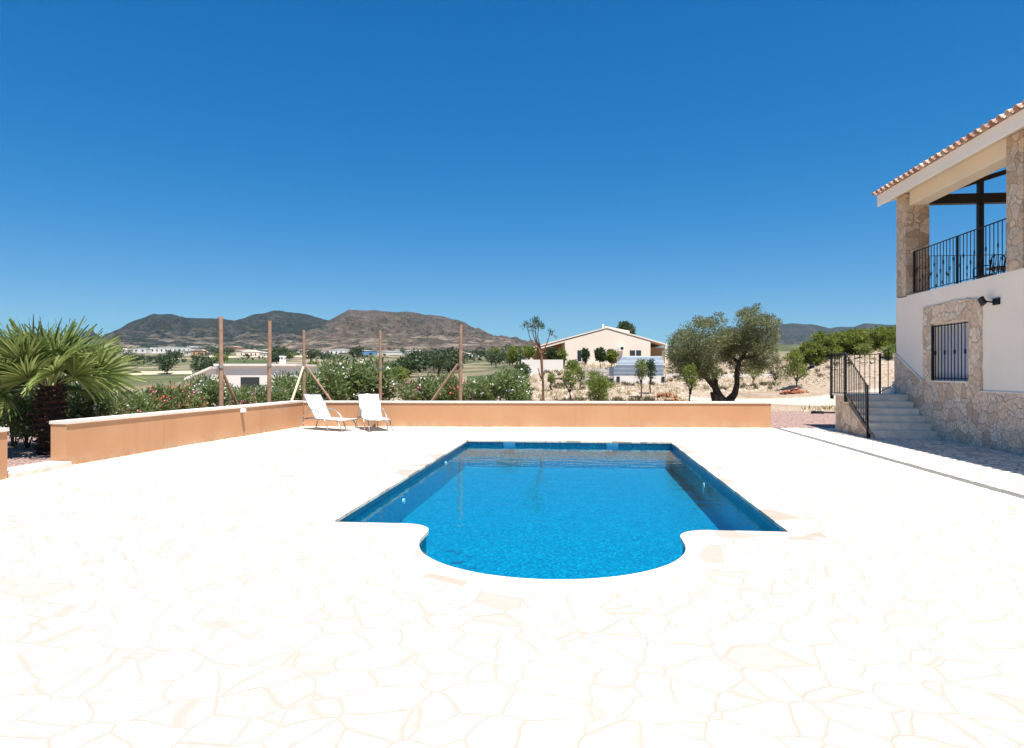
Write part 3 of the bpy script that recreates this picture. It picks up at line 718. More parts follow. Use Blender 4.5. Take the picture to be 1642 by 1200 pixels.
# ------------------------------------------------------------------ loungers
def make_lounger(label, loc, rz):
    t = thing('sun_lounger', label, 'sun lounger', loc, rz, 'white sun loungers at the terrace corner'); w = .30; zs = .33
    hx, hz = -.10, zs; a = R(54); bl = .80; top = (hx - bl*math.cos(a), hz + bl*math.sin(a))
    mb = MB(); N = 10     # seat sling with slight sag
    def sling(p0, p1, name, sag):
        m = MB(); vs = []
        for i in range(N+1):
            f = i/N; x = p0[0] + (p1[0]-p0[0])*f; z = p0[1] + (p1[1]-p0[1])*f
            for k in range(5):
                u = k/4*2-1; s = sag*math.sin(math.pi*f)*(1-u*u); vs.append((x, u*(w-.012), z - s))
        n0 = len(vs); vs += [(x, y, z-.008) for x, y, z in vs]; fs = []
        for i in range(N):
            for k in range(4): q = i*5+k; fs += [(q, q+5, q+6, q+1), (n0+q, n0+q+1, n0+q+6, n0+q+5)]
        for i in range(N): fs += [(i*5, n0+i*5, n0+i*5+5, i*5+5), (i*5+4, i*5+9, n0+i*5+9, n0+i*5+4)]
        fs += [(0,1,n0+1,n0),(1,2,n0+2,n0+1),(2,3,n0+3,n0+2),(3,4,n0+4,n0+3)]
        e = N*5; fs += [(e+k, n0+e+k, n0+e+k+1, e+k+1) for k in range(4)]
        m.add(vs, fs); return m.build(name, M_sling, t, world=False, smooth=True)
    sling((hx, hz), (.92, zs-.01), 'seat', .02); sling(top, (hx, hz), 'backrest', .02)
    fr = MB()
    for s in (-1, 1):
        fr.tube([(-.62, s*w, zs-.02), (.94, s*w, zs-.02)], .014, 8)
        fr.tube([(hx, s*w, hz), (top[0], s*w, top[1])], .013, 8)
    fr.tube([(.94, -w, zs-.02), (.94, w, zs-.02)], .014, 8); fr.tube([(-.62, -w, zs-.02), (-.62, w, zs-.02)], .014, 8)
    fr.tube([(top[0], -w, top[1]), (top[0], w, top[1])], .013, 8); fr.tube([(.35, -w, zs-.03), (.35, w, zs-.03)], .012, 8)
    fr.build('frame', M_alu, t, world=False, smooth=True)
    for s in (-1, 1):
        pts = []
        for i in range(15):
            f = i/14; x = -.78 + 1.22*f; z = .56*math.sin(math.pi*f)**.62 if 0 < f < 1 else 0
            pts.append((x, s*(w+.025), z + .012))
        MB().tube(pts, .017, 8).build('armrest_hoop', M_alu, t, world=False, smooth=True)
        MB().tube([(.74, s*w, zs-.02), (.84, s*w, .18), (1.02, s*(w+.02), .012)], .016, 8).build('leg', M_alu, t, world=False, smooth=True)
    m = MB()
    for s in (-1, 1): m.tube([(top[0]*.6+hx*.4, s*(w-.04), top[1]*.6+hz*.4), (-.5, s*(w-.04), zs-.04)], .01, 6)
    m.tube([(-.5, -w, zs-.04), (-.5, w, zs-.04)], .01, 6); m.build('backrest_support', M_alu, t, world=False)
    return t
make_lounger('white sling lounger standing left, turned sideways in the wall corner', (-7.10, 18.62, 0), R(-27))
make_lounger('white sling lounger standing right, facing more towards the pool', (-5.85, 18.95, 0), R(-60))

# ------------------------------------------------------------------ house
HX = 8.7; YF = 19.8; YN = 3.0
house = thing('house', 'two storey ivory house with stone plinth, stone pillars and tiled roof at the right', 'house', (HX, YF, 0))
# lower wall with window hole: pieces butt
wy0, wy1, wz0, wz1 = 16.20, 17.80, 1.41, 2.78
mb = MB()
mb.box(HX, HX+.3, YN, 11.4, 0, 3.63); mb.box(HX, HX+.3, 13.3, wy0, 0, 3.63); mb.box(HX, HX+.3, wy1, YF, 0, 3.63)
mb.box(HX, HX+.3, wy0, wy1, 0, wz0); mb.box(HX, HX+.3, wy0, wy1, wz1, 3.63)
mb.box(HX, HX+.3, 11.4, 13.3, 0, 1.30); mb.box(HX, HX+.3, 11.4, 13.3, 2.78, 3.63)
mb.box(HX+.3, 19, YF-.3, YF, 0, 3.63); mb.box(HX+.3, 19, YN, YN+.3, 0, 3.63)
mb.box(HX+.3, 19, YN+.3, YF-.3, 3.40, 3.60)
mb.box(HX+.004, HX+.45, YN, YF-.6, 3.63, 3.66)
mb.box(11.9, 12.1, YN, 14.2, 3.60, 6.6); mb.box(12.1, 12.3, 14.2, 16.0, 3.60, 6.2)
mb.build('wall', M_plaster, house)
# plinth: stone cladding proud of the wall
mb = MB(); x0, x1 = HX-.045, HX-.002
mb.xprism([(YN, 0), (15.72, 0), (15.72, 1.18), (YN, 1.18)], x0, x1)
mb.xprism([(15.722, 0), (wy0, 0), (wy0, 1.40), (15.722, 1.40)], x0, x1)
mb.xprism([(wy0+.001, 0), (wy1, 0), (wy1, 1.38), (wy0+.001, 1.38)], x0, x1)
mb.xprism([(wy1+.001, 0), (YF, 0), (YF, 2.12), (18.28, 1.40), (wy1+.001, 1.40)], x0, x1)
mb.build('plinth', M_plinth, house)
mb = MB(); g = random.Random(3)
def jag(y0, z0, y1, z1, k, amp): return [(y0+(y1-y0)*i/k + g.uniform(-amp, amp)*(abs(z1-z0) > abs(y1-y0)), z0+(z1-z0)*i/k + g.uniform(-amp, amp)*(abs(y1-y0) >= abs(z1-z0))) for i in range(k+1)]
mb.xprism([(wy1+.001, 1.402), (18.24, 1.402)] + jag(18.24, 1.5, 18.22, 3.2, 9, .022) + [(18.2, 3.25), (wy1+.001, 3.25)], x0, x1)
mb.xprism([(15.72, 1.402), (wy0, 1.402), (wy0, 3.25)] + jag(15.72, 3.2, 15.74, 1.5, 9, .022), x0, x1)
mb.xprism([(wy0+.001, 2.80), (wy1, 2.80), (wy1, 3.25)] + jag(17.6, 3.26, 16.3, 3.26, 8, .02) + [(wy0+.001, 3.25)], x0, x1)
mb.build('window_surround', M_plinth, house)
mb = MB(); mb.xprism([(15.74, 1.182), (YN, 1.182), (YN, 1.21), (15.74, 1.21)], HX-.055, HX-.001); 
mb.xprism([(18.28, 1.402), (YF, 2.122), (YF, 2.15), (18.28, 1.43)], HX-.055, HX-.001); mb.build('plinth_cap', M_step, house)
# window
def window(y0, y1, z0, z1, grille_and_jamb_shade=True):
    f = MB(); fx = HX + .14
    f.box(fx, fx+.05, y0, y0+.06, z0, z1); f.box(fx, fx+.05, y1-.06, y1, z0, z1); f.box(fx, fx+.05, y0+.06, y1-.06, z0, z0+.06); f.box(fx, fx+.05, y0+.06, y1-.06, z1-.06, z1)
    w = f.build('window', M_plastic, house)
    s = MB(); z = z0 + .062
    while z < z1 - .08: s.box(fx+.012, fx+.03, y0+.062, y1-.062, z, z+.042); z += .045
    s.build('roller_blind', M_shutter, w)
    MB().box(HX-.07, HX+.13, y0-.02, y1+.02, z0-.035, z0-.001).build('sill', M_step, w, bevel=.004)
    MB().box(HX+.03, HX+.139, y0, y0+.002, z0, z1).build('reveal', M_plaster, w)
    gl = MB()
    if grille_and_jamb_shade:
        xg = HX - .03
        gl.bar((xg, y0+.01, z1-.05), (xg, y1-.01, z1-.05), .018, .03); gl.bar((xg, y0+.01, z0+.05), (xg, y1-.01, z0+.05), .018, .03)
        gl.bar((xg, y1-.02, z0+.01), (xg, y1-.02, z1-.02), .045, .05)  # thick black bar standing in for the shaded reveal at the far jamb
        k = 11
        for i in range(k+1):
            y = y0 + .01 + (y1-y0-.02)*i/k; gl.bar((xg, y, z0+.01), (xg, y, z1-.02), .016)
            if i % 3 == 1: gl.bar((xg, y, (z0+z1)/2-.06-.0*(i%2)), (xg, y, (z0+z1)/2+.04), .034)
        gl.build('grille_and_jamb_shade', M_black, w)
window(wy0, wy1, wz0, wz1); window(11.4, 13.3, 1.30, 2.78)
MB().box(HX-.09, HX-.047, 11.3, 13.72, 1.13, 1.165).build('ledge', M_wallcope, house)
# pillars
for y0, y1 in ((YF-.54, YF), (14.40, 14.93), (9.2, 9.75)):
    MB().box(HX+.002, HX+.62, y0, y1, 3.661, 6.405).build('pillar', M_stone, house, bevel=.02)
MB().box(17.8, 18.4, YF-.54, YF, 3.61, 6.5).build('pillar', M_stone, house, bevel=.02)
# beam + soffit + fascia
EX = 8.36; sl_ = .29; YE = 20.12
mb = MB(); mb.box(HX+.10, HX+.52, YN, YF-.541, 6.08, 6.45); mb.build('beam', M_eave, house, bevel=.015)
mb = MB(); mb.yprism([(EX, 6.29), (HX-.002, 6.41), (HX-.002, 6.56), (EX, 6.45)], YN-.3, YE)
mb.yprism([(HX-.001, 6.412), (14.0, 6.412+5.3*sl_), (14.0, 6.56+5.3*sl_), (HX-.001, 6.562)], YN-.3, YE); 
mb.yprism([(14.001, 6.412+5.3*sl_), (19.8, 6.35), (19.8, 6.5), (14.001, 6.56+5.3*sl_)], YN-.3, YE); mb.build('soffit', M_eave, house)
MB().box(EX-.03, EX+.0-.001, YN-.3, YE+.001, 6.26, 6.585).build('fascia', M_plaster, house, bevel=.012)
# tiled roof: barrel tiles
roofp = MB(); roofp.yprism([(EX-.03, 6.59), (14.0, 6.59+5.67*sl_), (19.95, 6.45), (19.95, 6.40), (14.0, 6.585+5.66*sl_), (EX-.03, 6.587)], YN-.3, YE)
roof = roofp.build('roof', M_rooft, house)
def tile_row(mb, y, x0, z0, x1, z1, r, th, up=True, n=8):
    A = Vector((x0, y, z0)); B = Vector((x1, y, z1)); d = (B-A).normalized(); nrm = Vector((-d.z, 0, d.x)); vs = []
    for q in (A, B):
        for rr in (r, r-th):
            for k in range(n+1):
                a = math.pi*k/n; vs.append(q + Vector((0,1,0))*math.cos(a)*rr + nrm*math.sin(a)*rr*(1 if up else -1))
    m = n+1; fs = []
    for k in range(n): fs += [(k, k+1, 2*m+k+1, 2*m+k), (m+k+1, m+k, 3*m+k, 3*m+k+1), (k, m+k, m+k+1, k+1), (2*m+k, 2*m+k+1, 3*m+k+1, 3*m+k)]
    fs += [(0, 2*m, 3*m, m), (n, m+n, 3*m+n, 2*m+n)]; mb.add(vs, fs)
mb = MB(); y = YE - .08; L = .42; i = 0
while y > YN:
    for k in range(14):
        xa = EX - .17 + k*L*.955; za = 6.60 + (xa-EX)*sl_ + .012; j = random.uniform(-.006, .006)
        tile_row(mb, y + j, xa + j, za + .016, xa + L, za + L*sl_*.96 - .002, .08, .012)
    y -= .262
mb.build('cover_tiles', M_rooft, roof)
mb = MB(); y = YE - .08 - .131
while y > YN:
    tile_row(mb, y, EX-.15, 6.655 - .15*sl_, 13.9, 6.655+5.75*sl_, .07, .012, up=False, n=6); y -= .262
mb.build('pan_tiles', M_rooft, roof)
# porch frame at far side
mb = MB(); yF = YF - .12
mb.box(HX+.64, 17.7, yF-.1, yF+.1, 6.19, 6.40+.05); mb.build('porch_beam', M_darkwood, house)
for x in (9.36, 10.82, 14.0): MB().box(x-.065 if x > 10 else x-.03, x+.065 if x > 10 else x+.03, yF-.065, yF+.065, 3.61, 6.188).build('porch_post', M_black, house)
MB().box(10.755, 10.885, yF-.06, yF+.06, 6.452, 6.41+(10.82-HX)*sl_).build('king_post', M_black, house)
mb = MB(); mb.bar((HX+.62, yF, 6.36), (14.0, yF, 6.36+5.3*sl_-.08), .16, .12); mb.bar((14.0, yF, 6.36+5.3*sl_-.08), (19.5, yF, 6.33), .16, .12)
mb.build('rafter', M_darkwood, house)
# railings
def railing(parent, pts, h, zb, step, knuckle=False, bw=.012, posts=()):
    """pts list of (x,y,z floor) ends of one straight run"""
    a, b = Vector(pts[0]), Vector(pts[1]); L = (Vector((b.x,b.y,0))-Vector((a.x,a.y,0))).length
    r = MB(); r.bar(a + Vector((0,0,h)), b + Vector((0,0,h)), .035, .012 if not posts else .02); r.bar(a + Vector((0,0,zb)), b + Vector((0,0,zb)), .03, .014)
    ro = r.build('railing', M_black, parent)
    k = int(L/step); me = None
    for i in range(1, k):
        f = i/k; p = a.lerp(b, f); q = MB(); q.bar(p + Vector((0,0,zb+.007)), p + Vector((0,0,h-.007)), bw)
        if knuckle:
            zc = (.42, .62, .32)[i % 3]; q.bar(p + Vector((0,0,zc)), p + Vector((0,0,zc+.085)), .026)
        q.build('baluster', M_black, ro)
    for f, z0, z1 in posts:
        p = a.lerp(b, f); MB().bar(p + Vector((0,0,z0)), p + Vector((0,0,z1)), .045).build('newel', M_black, ro)
railing(house, [(HX+.20, YF-.60, 3.66), (HX+.20, 14.95, 3.66)], 1.17, .09, .142, True, .014, [(.49, .0, 1.18), (0, .09, 1.18)])
railing(house, [(HX+.66, YF-.12, 3.61), (17.7, YF-.12, 3.61)], 1.18, .09, .16, True, .012)
# balcony table and chair
bt = thing('bistro_table', 'small iron table with crossed legs on the balcony', 'table', (10.9, 18.9, 3.60))
m = MB(); m.tube([(0,0,.70),(0,0,.725)], .34, 20); m.build('tabletop', M_black, bt, world=False)
for k in range(3):
    a = k*2.094; m = MB(); m.tube([(math.cos(a)*.3, math.sin(a)*.3, 0), (0.03*math.cos(a), .03*math.sin(a), .38), (-math.cos(a)*.24, -math.sin(a)*.24, .70)], .012, 6); m.build('leg', M_black, bt, world=False)
bc = thing('patio_chair', 'black patio chair with curved arms on the balcony', 'chair', (10.25, 18.3, 3.60), R(200))
m = MB(); m.box(-.22,.22,-.22,.22,.43,.455); m.build('seat', M_black, bc, world=False, bevel=.01)
m = MB()
for i in range(7): m.tube([(-.2+.4*i/6, .22, .46), (-.2+.4*i/6, .28, .88)], .008, 6)
m.tube([(-.22,.22,.44), (-.22,.29,.85), (-.1,.31,.92), (.1,.31,.92), (.22,.29,.85), (.22,.22,.44)], .013, 8); m.build('backrest', M_black, bc, world=False)
for sx in (-1,1):
    for sy in (-1,1): m = MB(); m.tube([(sx*.2, sy*.2, .43), (sx*.23, sy*.24, 0)], .013, 6); m.build('leg', M_black, bc, world=False)
    m = MB(); m.tube([(sx*.24, -.2, .44), (sx*.27, -.18, .62), (sx*.27, .0, .68), (sx*.24, .24, .66)], .013, 6); m.build('armrest', M_black, bc, world=False)
# floodlight
fl = thing('floodlight', 'black floodlight on the ivory wall above and right of the barred window', 'floodlight', (HX, 15.35, 3.15))
m = MB(); m.box(HX-.05, HX-.002, 15.10, 15.30, 3.02, 3.16); m.build('bracket', M_black, fl, bevel=.006)
m = MB(); m.bar((HX-.14, 15.42, 3.05), (HX-.19, 15.48, 3.20), .14, .07, up=(1,0,0)); o = m.build('lamp_head', M_black, fl, bevel=.008)
m = MB(); m.bar((HX-.05, 15.24, 3.08), (HX-.15, 15.42, 3.12), .03); m.build('arm', M_black, fl)

# ------------------------------------------------------------------ outdoor staircase
SX0, SX1, SY0 = 7.08, HX-.05, 17.50; RIS, RUN, NS = .17, .30, 6; LZ = RIS*NS; LY1 = 20.15
st = thing('outdoor_staircase', 'stone staircase with black iron railing climbing beside the house', 'staircase', (7.9, 17.5, 0))
for i in range(NS - 1):
    MB().box(SX0+.12, SX1, SY0+i*RUN, SY0+(i+1)*RUN-.001, 0 if i == 0 else 0.0, (i+1)*RIS-.03).build('step', M_step, st)
    MB().box(SX0+.10, SX1, SY0+i*RUN-.025, SY0+(i+1)*RUN+.0-.026, (i+1)*RIS-.029, (i+1)*RIS).build('tread', M_step, st, bevel=.006)
ys = SY0 + (NS-1)*RUN
MB().box(SX0+.12, SX1, ys, LY1-.05, 0, LZ-.05).build('landing_base', M_step, st)
MB().box(SX0-.03, SX1, ys-.02, LY1, LZ-.048, LZ).build('landing', M_wallcope, st, bevel=.006)
mb = MB(); mb.xprism([(SY0-.02, 0), (19.72, 0), (19.72, .965), (ys-.08, .965), (ys-.08, .80), (SY0-.02, .06)], SX0, SX0+.118); mb.build('side_wall', M_stone, st)
for i in range(7):   # second flight along the gable, rising away to the right
    MB().box(HX-.02+i*.29, HX+.269+i*.29, YF+.04, LY1+.5, 0, LZ+(i+1)*RIS).build('step', M_step, st)
xr = SX0 - .05
railing(st, [(xr, SY0+.02, .0), (xr, ys-.06, .86)], 1.28, .26, .105, False, .014, [(0, 0.0, 1.30), (1, -.02, 1.27)])
railing(st, [(xr, ys-.05, LZ), (xr, 19.95, LZ)], 1.10, .02, .12, False, .014, [(1, -.14, 1.12)])
railing(st, [(xr, 20.05, LZ), (8.38, 20.05, LZ)], 1.10, .02, .125, False, .014, [(1, 0, 1.12)])
railing(st, [(8.40, 20.05, LZ), (10.6, 20.05, LZ+1.25)], 1.12, .05, .2, False, .014)
m = MB()
for (y, z) in ((SY0+.02, .06), (ys-.06, .88), (19.93, .92)): 
    for a, b in (((y-.0, z-.045), (y+.0, z+.045)),):
        m.box(xr, xr+.05, y-.05, y-.038, z-.05, z+.05); m.box(xr, xr+.05, y+.038, y+.05, z-.05, z+.05); m.box(xr, xr+.05, y-.037, y+.037, z+.038, z+.05); m.box(xr, xr+.05, y-.037, y+.037, z-.05, z-.038)
m.build('bracket', M_black, st)

# black hose on gravel
X, Y = atd(1311, 26.6); m = MB(); pts = []
for i in range(70):
    a = i/69*2*math.pi*3.4; r = .19 + .012*math.sin(a*2.3); pts.append((X + r*math.cos(a)*1.15, Y + r*math.sin(a), .03 + .018*(i/69*3.4)))
m.tube(pts, .024, 7); e = pts[-1]; m.tube([e, (e[0]+.25, e[1]-.05, .06), (e[0]+.6, e[1]+.02, .05), (e[0]+1.0, e[1]+.05, .045)], .032, 7)
tag(m.build('garden_hose', M_rubber, smooth=True), 'coiled black hose lying on the pink gravel left of the stair', 'hose')
# ------------------------------------------------------------------ olive tree
D = 31.0; X, Y = atd(1162, D); k_ = D / F
olive = thing('olive_tree', 'large old olive tree with forked dark trunk behind the right end of the far wall', 'tree', (X, Y, -.02), T)
def loc(px, py, dy=0.): return ((px-1162)*k_, dy, zat(py, D) + .02)
blobs = [(1100,548,26,22), (1085,562,20,20), (1112,530,22,20), (1138,522,18,14), (1128,556,28,24), (1092,585,20,16), (1118,588,22,18), (1106,602,16,10), (1150,545,18,20), (1158,570,16,14),
         (1197,515,24,18), (1215,520,22,18), (1188,535,24,20), (1222,540,20,20), (1205,560,26,20), (1232,515,14,10), (1190,583,14,11), (1215,585,18,9), (1176,552,16,16), (1202,500,16,6), (1240,520,8,8), (1152,512,10,8), (1145,585,13,12),(1170,540,16,14),(1165,556,14,12),(1135,595,20,13),(1100,572,24,20),(1080,548,14,14),(1122,575,24,18),(1200,545,24,20),(1210,578,18,12),(1168,590,10,9),(1174,566,16,12),(1160,545,16,14),(1178,540,16,14),(1190,600,10,7),(1145,600,12,9),(1225,560,16,12),(1080,570,14,14),(1172,534,13,12),(1168,548,18,14),(1180,556,16,14),(1166,572,14,10),(1186,590,12,8),(1128,604,14,9),(1090,598,14,10),(1222,574,14,10),(1235,548,12,12),(1186,508,12,9),(1148,528,14,12),(1072,548,8,8),(1086,530,8,7),(1122,511,9,7),(1160,516,8,7),(1212,494,9,6),(1247,514,7,6),(1243,540,8,8),(1234,572,9,7),(1076,592,9,7),(1196,498,7,6)]
cl = []; g = random.Random(9)
for (px, py, rx, rz) in blobs:
    for dy in (-.75, .55) if rx > 15 else (0.,):
        x, _, z = loc(px, py); cl.append((x + g.uniform(-.15,.15), dy*rx*k_*1.6 + g.uniform(-.2,.2), z + g.uniform(-.1,.1), rx*k_*.86, rx*k_*1.05, rz*k_*.88))
crown('foliage', cl, 52000, .10, .034, M_olive, olive, up=.25, seed=31, shell=.5)
mb = MB()
def limb(pp, rr): mb.tube([(loc(a, b)[0], c, loc(a, b)[2]) for a, b, c in pp], rr, 9)
limb([(1162,656,0),(1160,646,0),(1152,634,0),(1146,620,.0),(1132,604,.1),(1116,588,.1),(1104,572,.1),(1098,556,.1)], [.30,.26,.19,.15,.11,.09,.06,.03])
limb([(1164,656,0),(1168,644,.0),(1178,632,0),(1182,616,0),(1180,598,-.1),(1184,580,-.1),(1196,562,-.1),(1206,540,0),(1212,520,0)], [.28,.21,.15,.12,.11,.095,.07,.05,.02])
limb([(1146,620,0),(1150,604,.4),(1148,584,.6),(1140,560,.6),(1136,535,.5)], [.16,.13,.10,.07,.03]); limb([(1184,582,0),(1172,566,.4),(1164,545,.5)], [.1,.07,.03])
limb([(1188,575,0),(1206,572,-.5),(1222,560,-.7)], [.09,.06,.03]); limb([(1120,592,0),(1104,592,-.4),(1090,584,-.6)], [.09,.06,.03]); limb([(1150,640,0),(1143,632,-.1),(1146,646,-.1)], [.2,.16,.14])
mb.build('trunk', M_bark, olive, world=False)
# ------------------------------------------------------------------ slender tree at 866
D2 = 29.0; X, Y = atd(868, D2)
sl2 = thing('slender_tree', 'tall thin bare-trunked tree with sparse tufts on top, left of the villa', 'tree', (X, Y, -.02), T); q_ = D2/F
def l2(px, py): return ((px-868)*q_, zat(py, D2))
mb = MB()
for pp, rr in (([(871,655),(871,620),(869,590),(868,566)], [.05,.048,.055,.062]), ([(871,612),(866,602),(863,590)], [.03,.025,.02]), ([(868,566),(860,545),(858,522)], [.05,.03,.015]), ([(867,566),(852,548),(846,528)], [.035,.022,.012]), ([(869,566),(862,540),(864,520)], [.03,.02,.012]),
               ([(870,566),(878,548),(882,534)], [.035,.022,.012]), ([(882,534),(889,538),(892,543)], [.012,.012,.01]), ([(866,566),(856,540),(851,520)], [.03,.02,.01])):
    mb.tube([(l2(a, b)[0], .08*math.sin(i*2.1+a), l2(a, b)[1]) for i, (a, b) in enumerate(pp)], rr, 7)
mb.build('trunk', M_trunkred, sl2, world=False)
cl = [(*((l2(a, b)[0], dy, l2(a, b)[1])), r*q_, r*q_*1.1, r*q_*.8) for a, b, dy, r in ((845,521,0,8), (858,518,.1,9), (863,522,-.15,9), (852,526,.1,6), (868,524,.05,6), (884,532,0,5), (838,523,0,4), (892,541,0,3), (860,512,0,5))]
crown('foliage', cl, 620, .11, .03, M_dtree, sl2, up=.5, seed=41)

# ------------------------------------------------------------------ saplings and shrubs on the plot
def small_tree(name, cat, label, px, d, ytop, ybot, wpx, trunk_h, mat, seed, n=1600, L=.11, Wd=.045, group=None):
    X, Y = atd(px, d); z0 = terrain_z(X, Y) - .03; s = d/F; zt = zat(ytop, d) - z0; zb = max(trunk_h*.5, zat(ybot, d) - z0 - .1); w = wpx*s*1.15
    t = thing(name, label, cat, (X, Y, z0), group=group); cl = scatter_clumps(w, zb, zt, 15, seed); crown('foliage', cl, int(n*1.25), L, Wd, mat, t, seed=seed, up=.4)
    m = stems(cl, (0,0,max(0, zb*.8)), .03, 6, seed); m.tube([(0,0,-.05), (.05*math.sin(seed),0,zb*.5), (0,.01,zb*.95)], [.045,.036,.028], 7); m.build('trunk', M_bark, t, world=False); return t
G2 = 'young trees and shrubs on the stony plot'
small_tree('round_shrub', 'shrub', 'bushy bright green shrub directly behind the far wall, in front of the villa', 958, 33, 599, 641, 46, .1, M_bush, 51, 4200, .13, .03, G2)
small_tree('young_tree', 'tree', 'thin young tree between the slender tree and the round shrub', 913, 37, 592, 622, 26, .5, M_gtree, 52, 900, group=G2)
small_tree('young_tree', 'tree', 'young tree with dark leaning trunk in front of the corrugated shed', 1028, 39, 574, 606, 22, .9, M_gtree, 53, 900, group=G2)
small_tree('young_tree', 'tree', 'dense dark young tree against the right part of the corrugated shed', 1043, 41, 575, 604, 20, .6, M_dtree, 54, 1100, group=G2)
small_tree('young_tree', 'tree', 'yellow green sapling under the left side of the olive tree', 1107, 29.0, 582, 622, 26, .5, M_gtree, 55, 1300, .09, .03, G2)
small_tree('young_tree', 'tree', 'broad low tree right of the olive trunk', 1208, 47, 566, 603, 40, .7, M_gtree, 56, 1900, group=G2)
small_tree('young_tree', 'tree', 'round dark green tree left of the earth bank', 1277, 42, 557, 606, 44, .6, M_gtree, 57, 2400, .12, .05, G2)
small_tree('young_tree', 'tree', 'greyish bushy tree between the olive and the round dark tree', 1243, 50, 566, 606, 30, .5, M_olive, 58, 1500, group=G2)
small_tree('round_shrub', 'shrub', 'small dark twiggy shrub beside the slender tree behind the wall', 842, 27, 608, 646, 24, .1, M_dtree, 59, 900, .12, .03, G2)
small_tree('round_shrub', 'shrub', 'low olive green shrub below the villa platform, left of the slender tree', 836, 50, 585, 606, 30, .1, M_dtree, 60, 1500, .2, .07, G2)
small_tree('round_shrub', 'shrub', 'low bright shrub at the left end of the stone bank', 918, 60, 578, 592, 22, .1, M_bush, 61, 1000, .2, .08, G2)
small_tree('round_shrub', 'shrub', 'short weedy shrub right of the slender tree', 884, 44, 600, 612, 16, .1, M_bush, 62, 700, .12, .05, G2)
small_tree('young_tree', 'tree', 'small two-tiered sapling above the young thin tree', 930, 44, 588, 606, 18, .5, M_gtree, 63, 700, group=G2)
G3 = 'trees in the villa garden'
small_tree('garden_tree', 'tree', 'round dark garden tree before the left half of the villa gable', 962, 66, 560, 576, 18, 1.0, M_dtree, 64, 1000, .3, .14, G3)
small_tree('garden_tree', 'tree', 'leafy garden tree before the middle of the villa gable', 980, 66, 563, 579, 18, .8, M_gtree, 65, 900, .3, .14, G3)
small_tree('garden_tree', 'tree', 'slim garden tree before the tall villa window', 938, 68, 562, 578, 9, .8, M_dtree, 66, 500, .3, .12, G3)
small_tree('garden_tree', 'tree', 'palm-like garden tree inside the dark villa porch', 900, 68, 561, 578, 14, .8, M_gtree, 67, 600, .35, .1, G3)
small_tree('garden_tree', 'tree', 'dark garden tree at the left of the villa porch', 884, 68, 560, 578, 14, .8, M_dtree, 68, 600, .35, .1, G3)
small_tree('garden_tree', 'tree', 'garden palm beyond the white parapet at the left end of the villa', 848, 68, 557, 572, 22, 1.4, M_gtree, 69, 800, .4, .08, G3)
small_tree('garden_tree', 'tree', 'dark bushy tree top rising behind the villa roof', 1005, 86, 516, 545, 26, 3, M_dtree, 70, 1400, .35, .16, G3)
small_tree('garden_tree', 'tree', 'thin yellow green garden palm left of the villa, seen over the hill line', 822, 80, 556, 578, 22, 1.0, M_gtree, 71, 700, .4, .08, G3)
# trees on the bank
G4 = 'trees along the top of the earth bank'
labs = ['leftmost bright tree on top of the earth bank', 'second tree from the left on the earth bank', 'middle tree on the bank, above the stair landing', 'tall tree on the bank, above the diagonal handrail', 'tree on the bank left of the tall landing post', 'rightmost tree on the bank, touching the house corner', 'tree on the bank mostly hidden behind the house', 'lower lighter tree in front of the bank tree row']
for i, (px, yt, yb, w, d) in enumerate([(1322,536,575,50,51), (1346,531,574,52,52), (1368,530,574,50,51), (1392,528,574,54,52), (1416,527,574,54,51), (1438,526,574,52,52), (1462,526,574,56,51), (1300,550,582,44,47)]):
    small_tree('bank_tree', 'tree', labs[i], px, d, yt, yb, w, .2, M_gtree, 80+i, 4200, .2, .08, G4)
small_tree('round_shrub', 'shrub', 'tangled shrub on the earth bank face behind the railing', 1385, 44.5, 552, 572, 26, .1, M_bush, 95, 900, .15, .05, G2)
small_tree('round_shrub', 'shrub', 'shrub beside the house corner on the earth bank', 1424, 43, 555, 590, 22, .1, M_bush, 96, 900, .15, .05, G2)

# ------------------------------------------------------------------ rubble, stones, weeds
def rocks(name, pts, mat, smin, smax, seed, z=0, flat=.6):
    g = random.Random(seed); mb = MB()
    for (x, y) in pts:
        s = g.uniform(smin, smax); zz = terrain_z(x, y) if z is None else z; vs = []
        for dx, dy, dz in ((-1,-1,-.3),(1,-1,-.3),(1,1,-.3),(-1,1,-.3),(-.7,-.7,1),(.7,-.7,1),(.7,.7,1),(-.7,.7,1)):
            vs.append((x+dx*s*g.uniform(.5,1), y+dy*s*g.uniform(.5,1), zz+dz*s*flat*g.uniform(.5,1)))
        mb.add(vs, [(0,3,2,1),(4,5,6,7),(0,1,5,4),(1,2,6,5),(2,3,7,6),(3,0,4,7)])
    return mb.build(name, mat)
def heap(px, d, w, n, label, seed, h=.3):
    g = random.Random(seed); cx, cy = atd(px, d); z0 = terrain_z(cx, cy); mb = MB()
    for i in range(n):
        a = g.random()*6.28; r = g.random()**.7; x = cx + math.cos(a)*r*w; y = cy + math.sin(a)*r*w*.6; z = z0 + h*(1-r)*g.random()
        u = Vector((g.uniform(-1,1), g.uniform(-1,1), g.uniform(-.5,.5))).normalized()*g.uniform(.08,.2); mb.bar((x,y,z), (x+u.x,y+u.y,z+u.z+.04), g.uniform(.08,.18), g.uniform(.03,.08))
    tag(mb.build('rubble_heap', M_rubble), label, 'rubble', 'heaps of broken clay tiles')
heap(1275, 40, .85, 90, 'largest heap of broken red tiles, beside the dirt track under the round dark tree', 1, .3)
heap(1068, 39, .7, 50, 'small heap of red rubble left of the olive tree', 2)
heap(1080, 34, .6, 40, 'smallest patch of red rubble, close behind the far wall', 3)
g = random.Random(44); pts = []
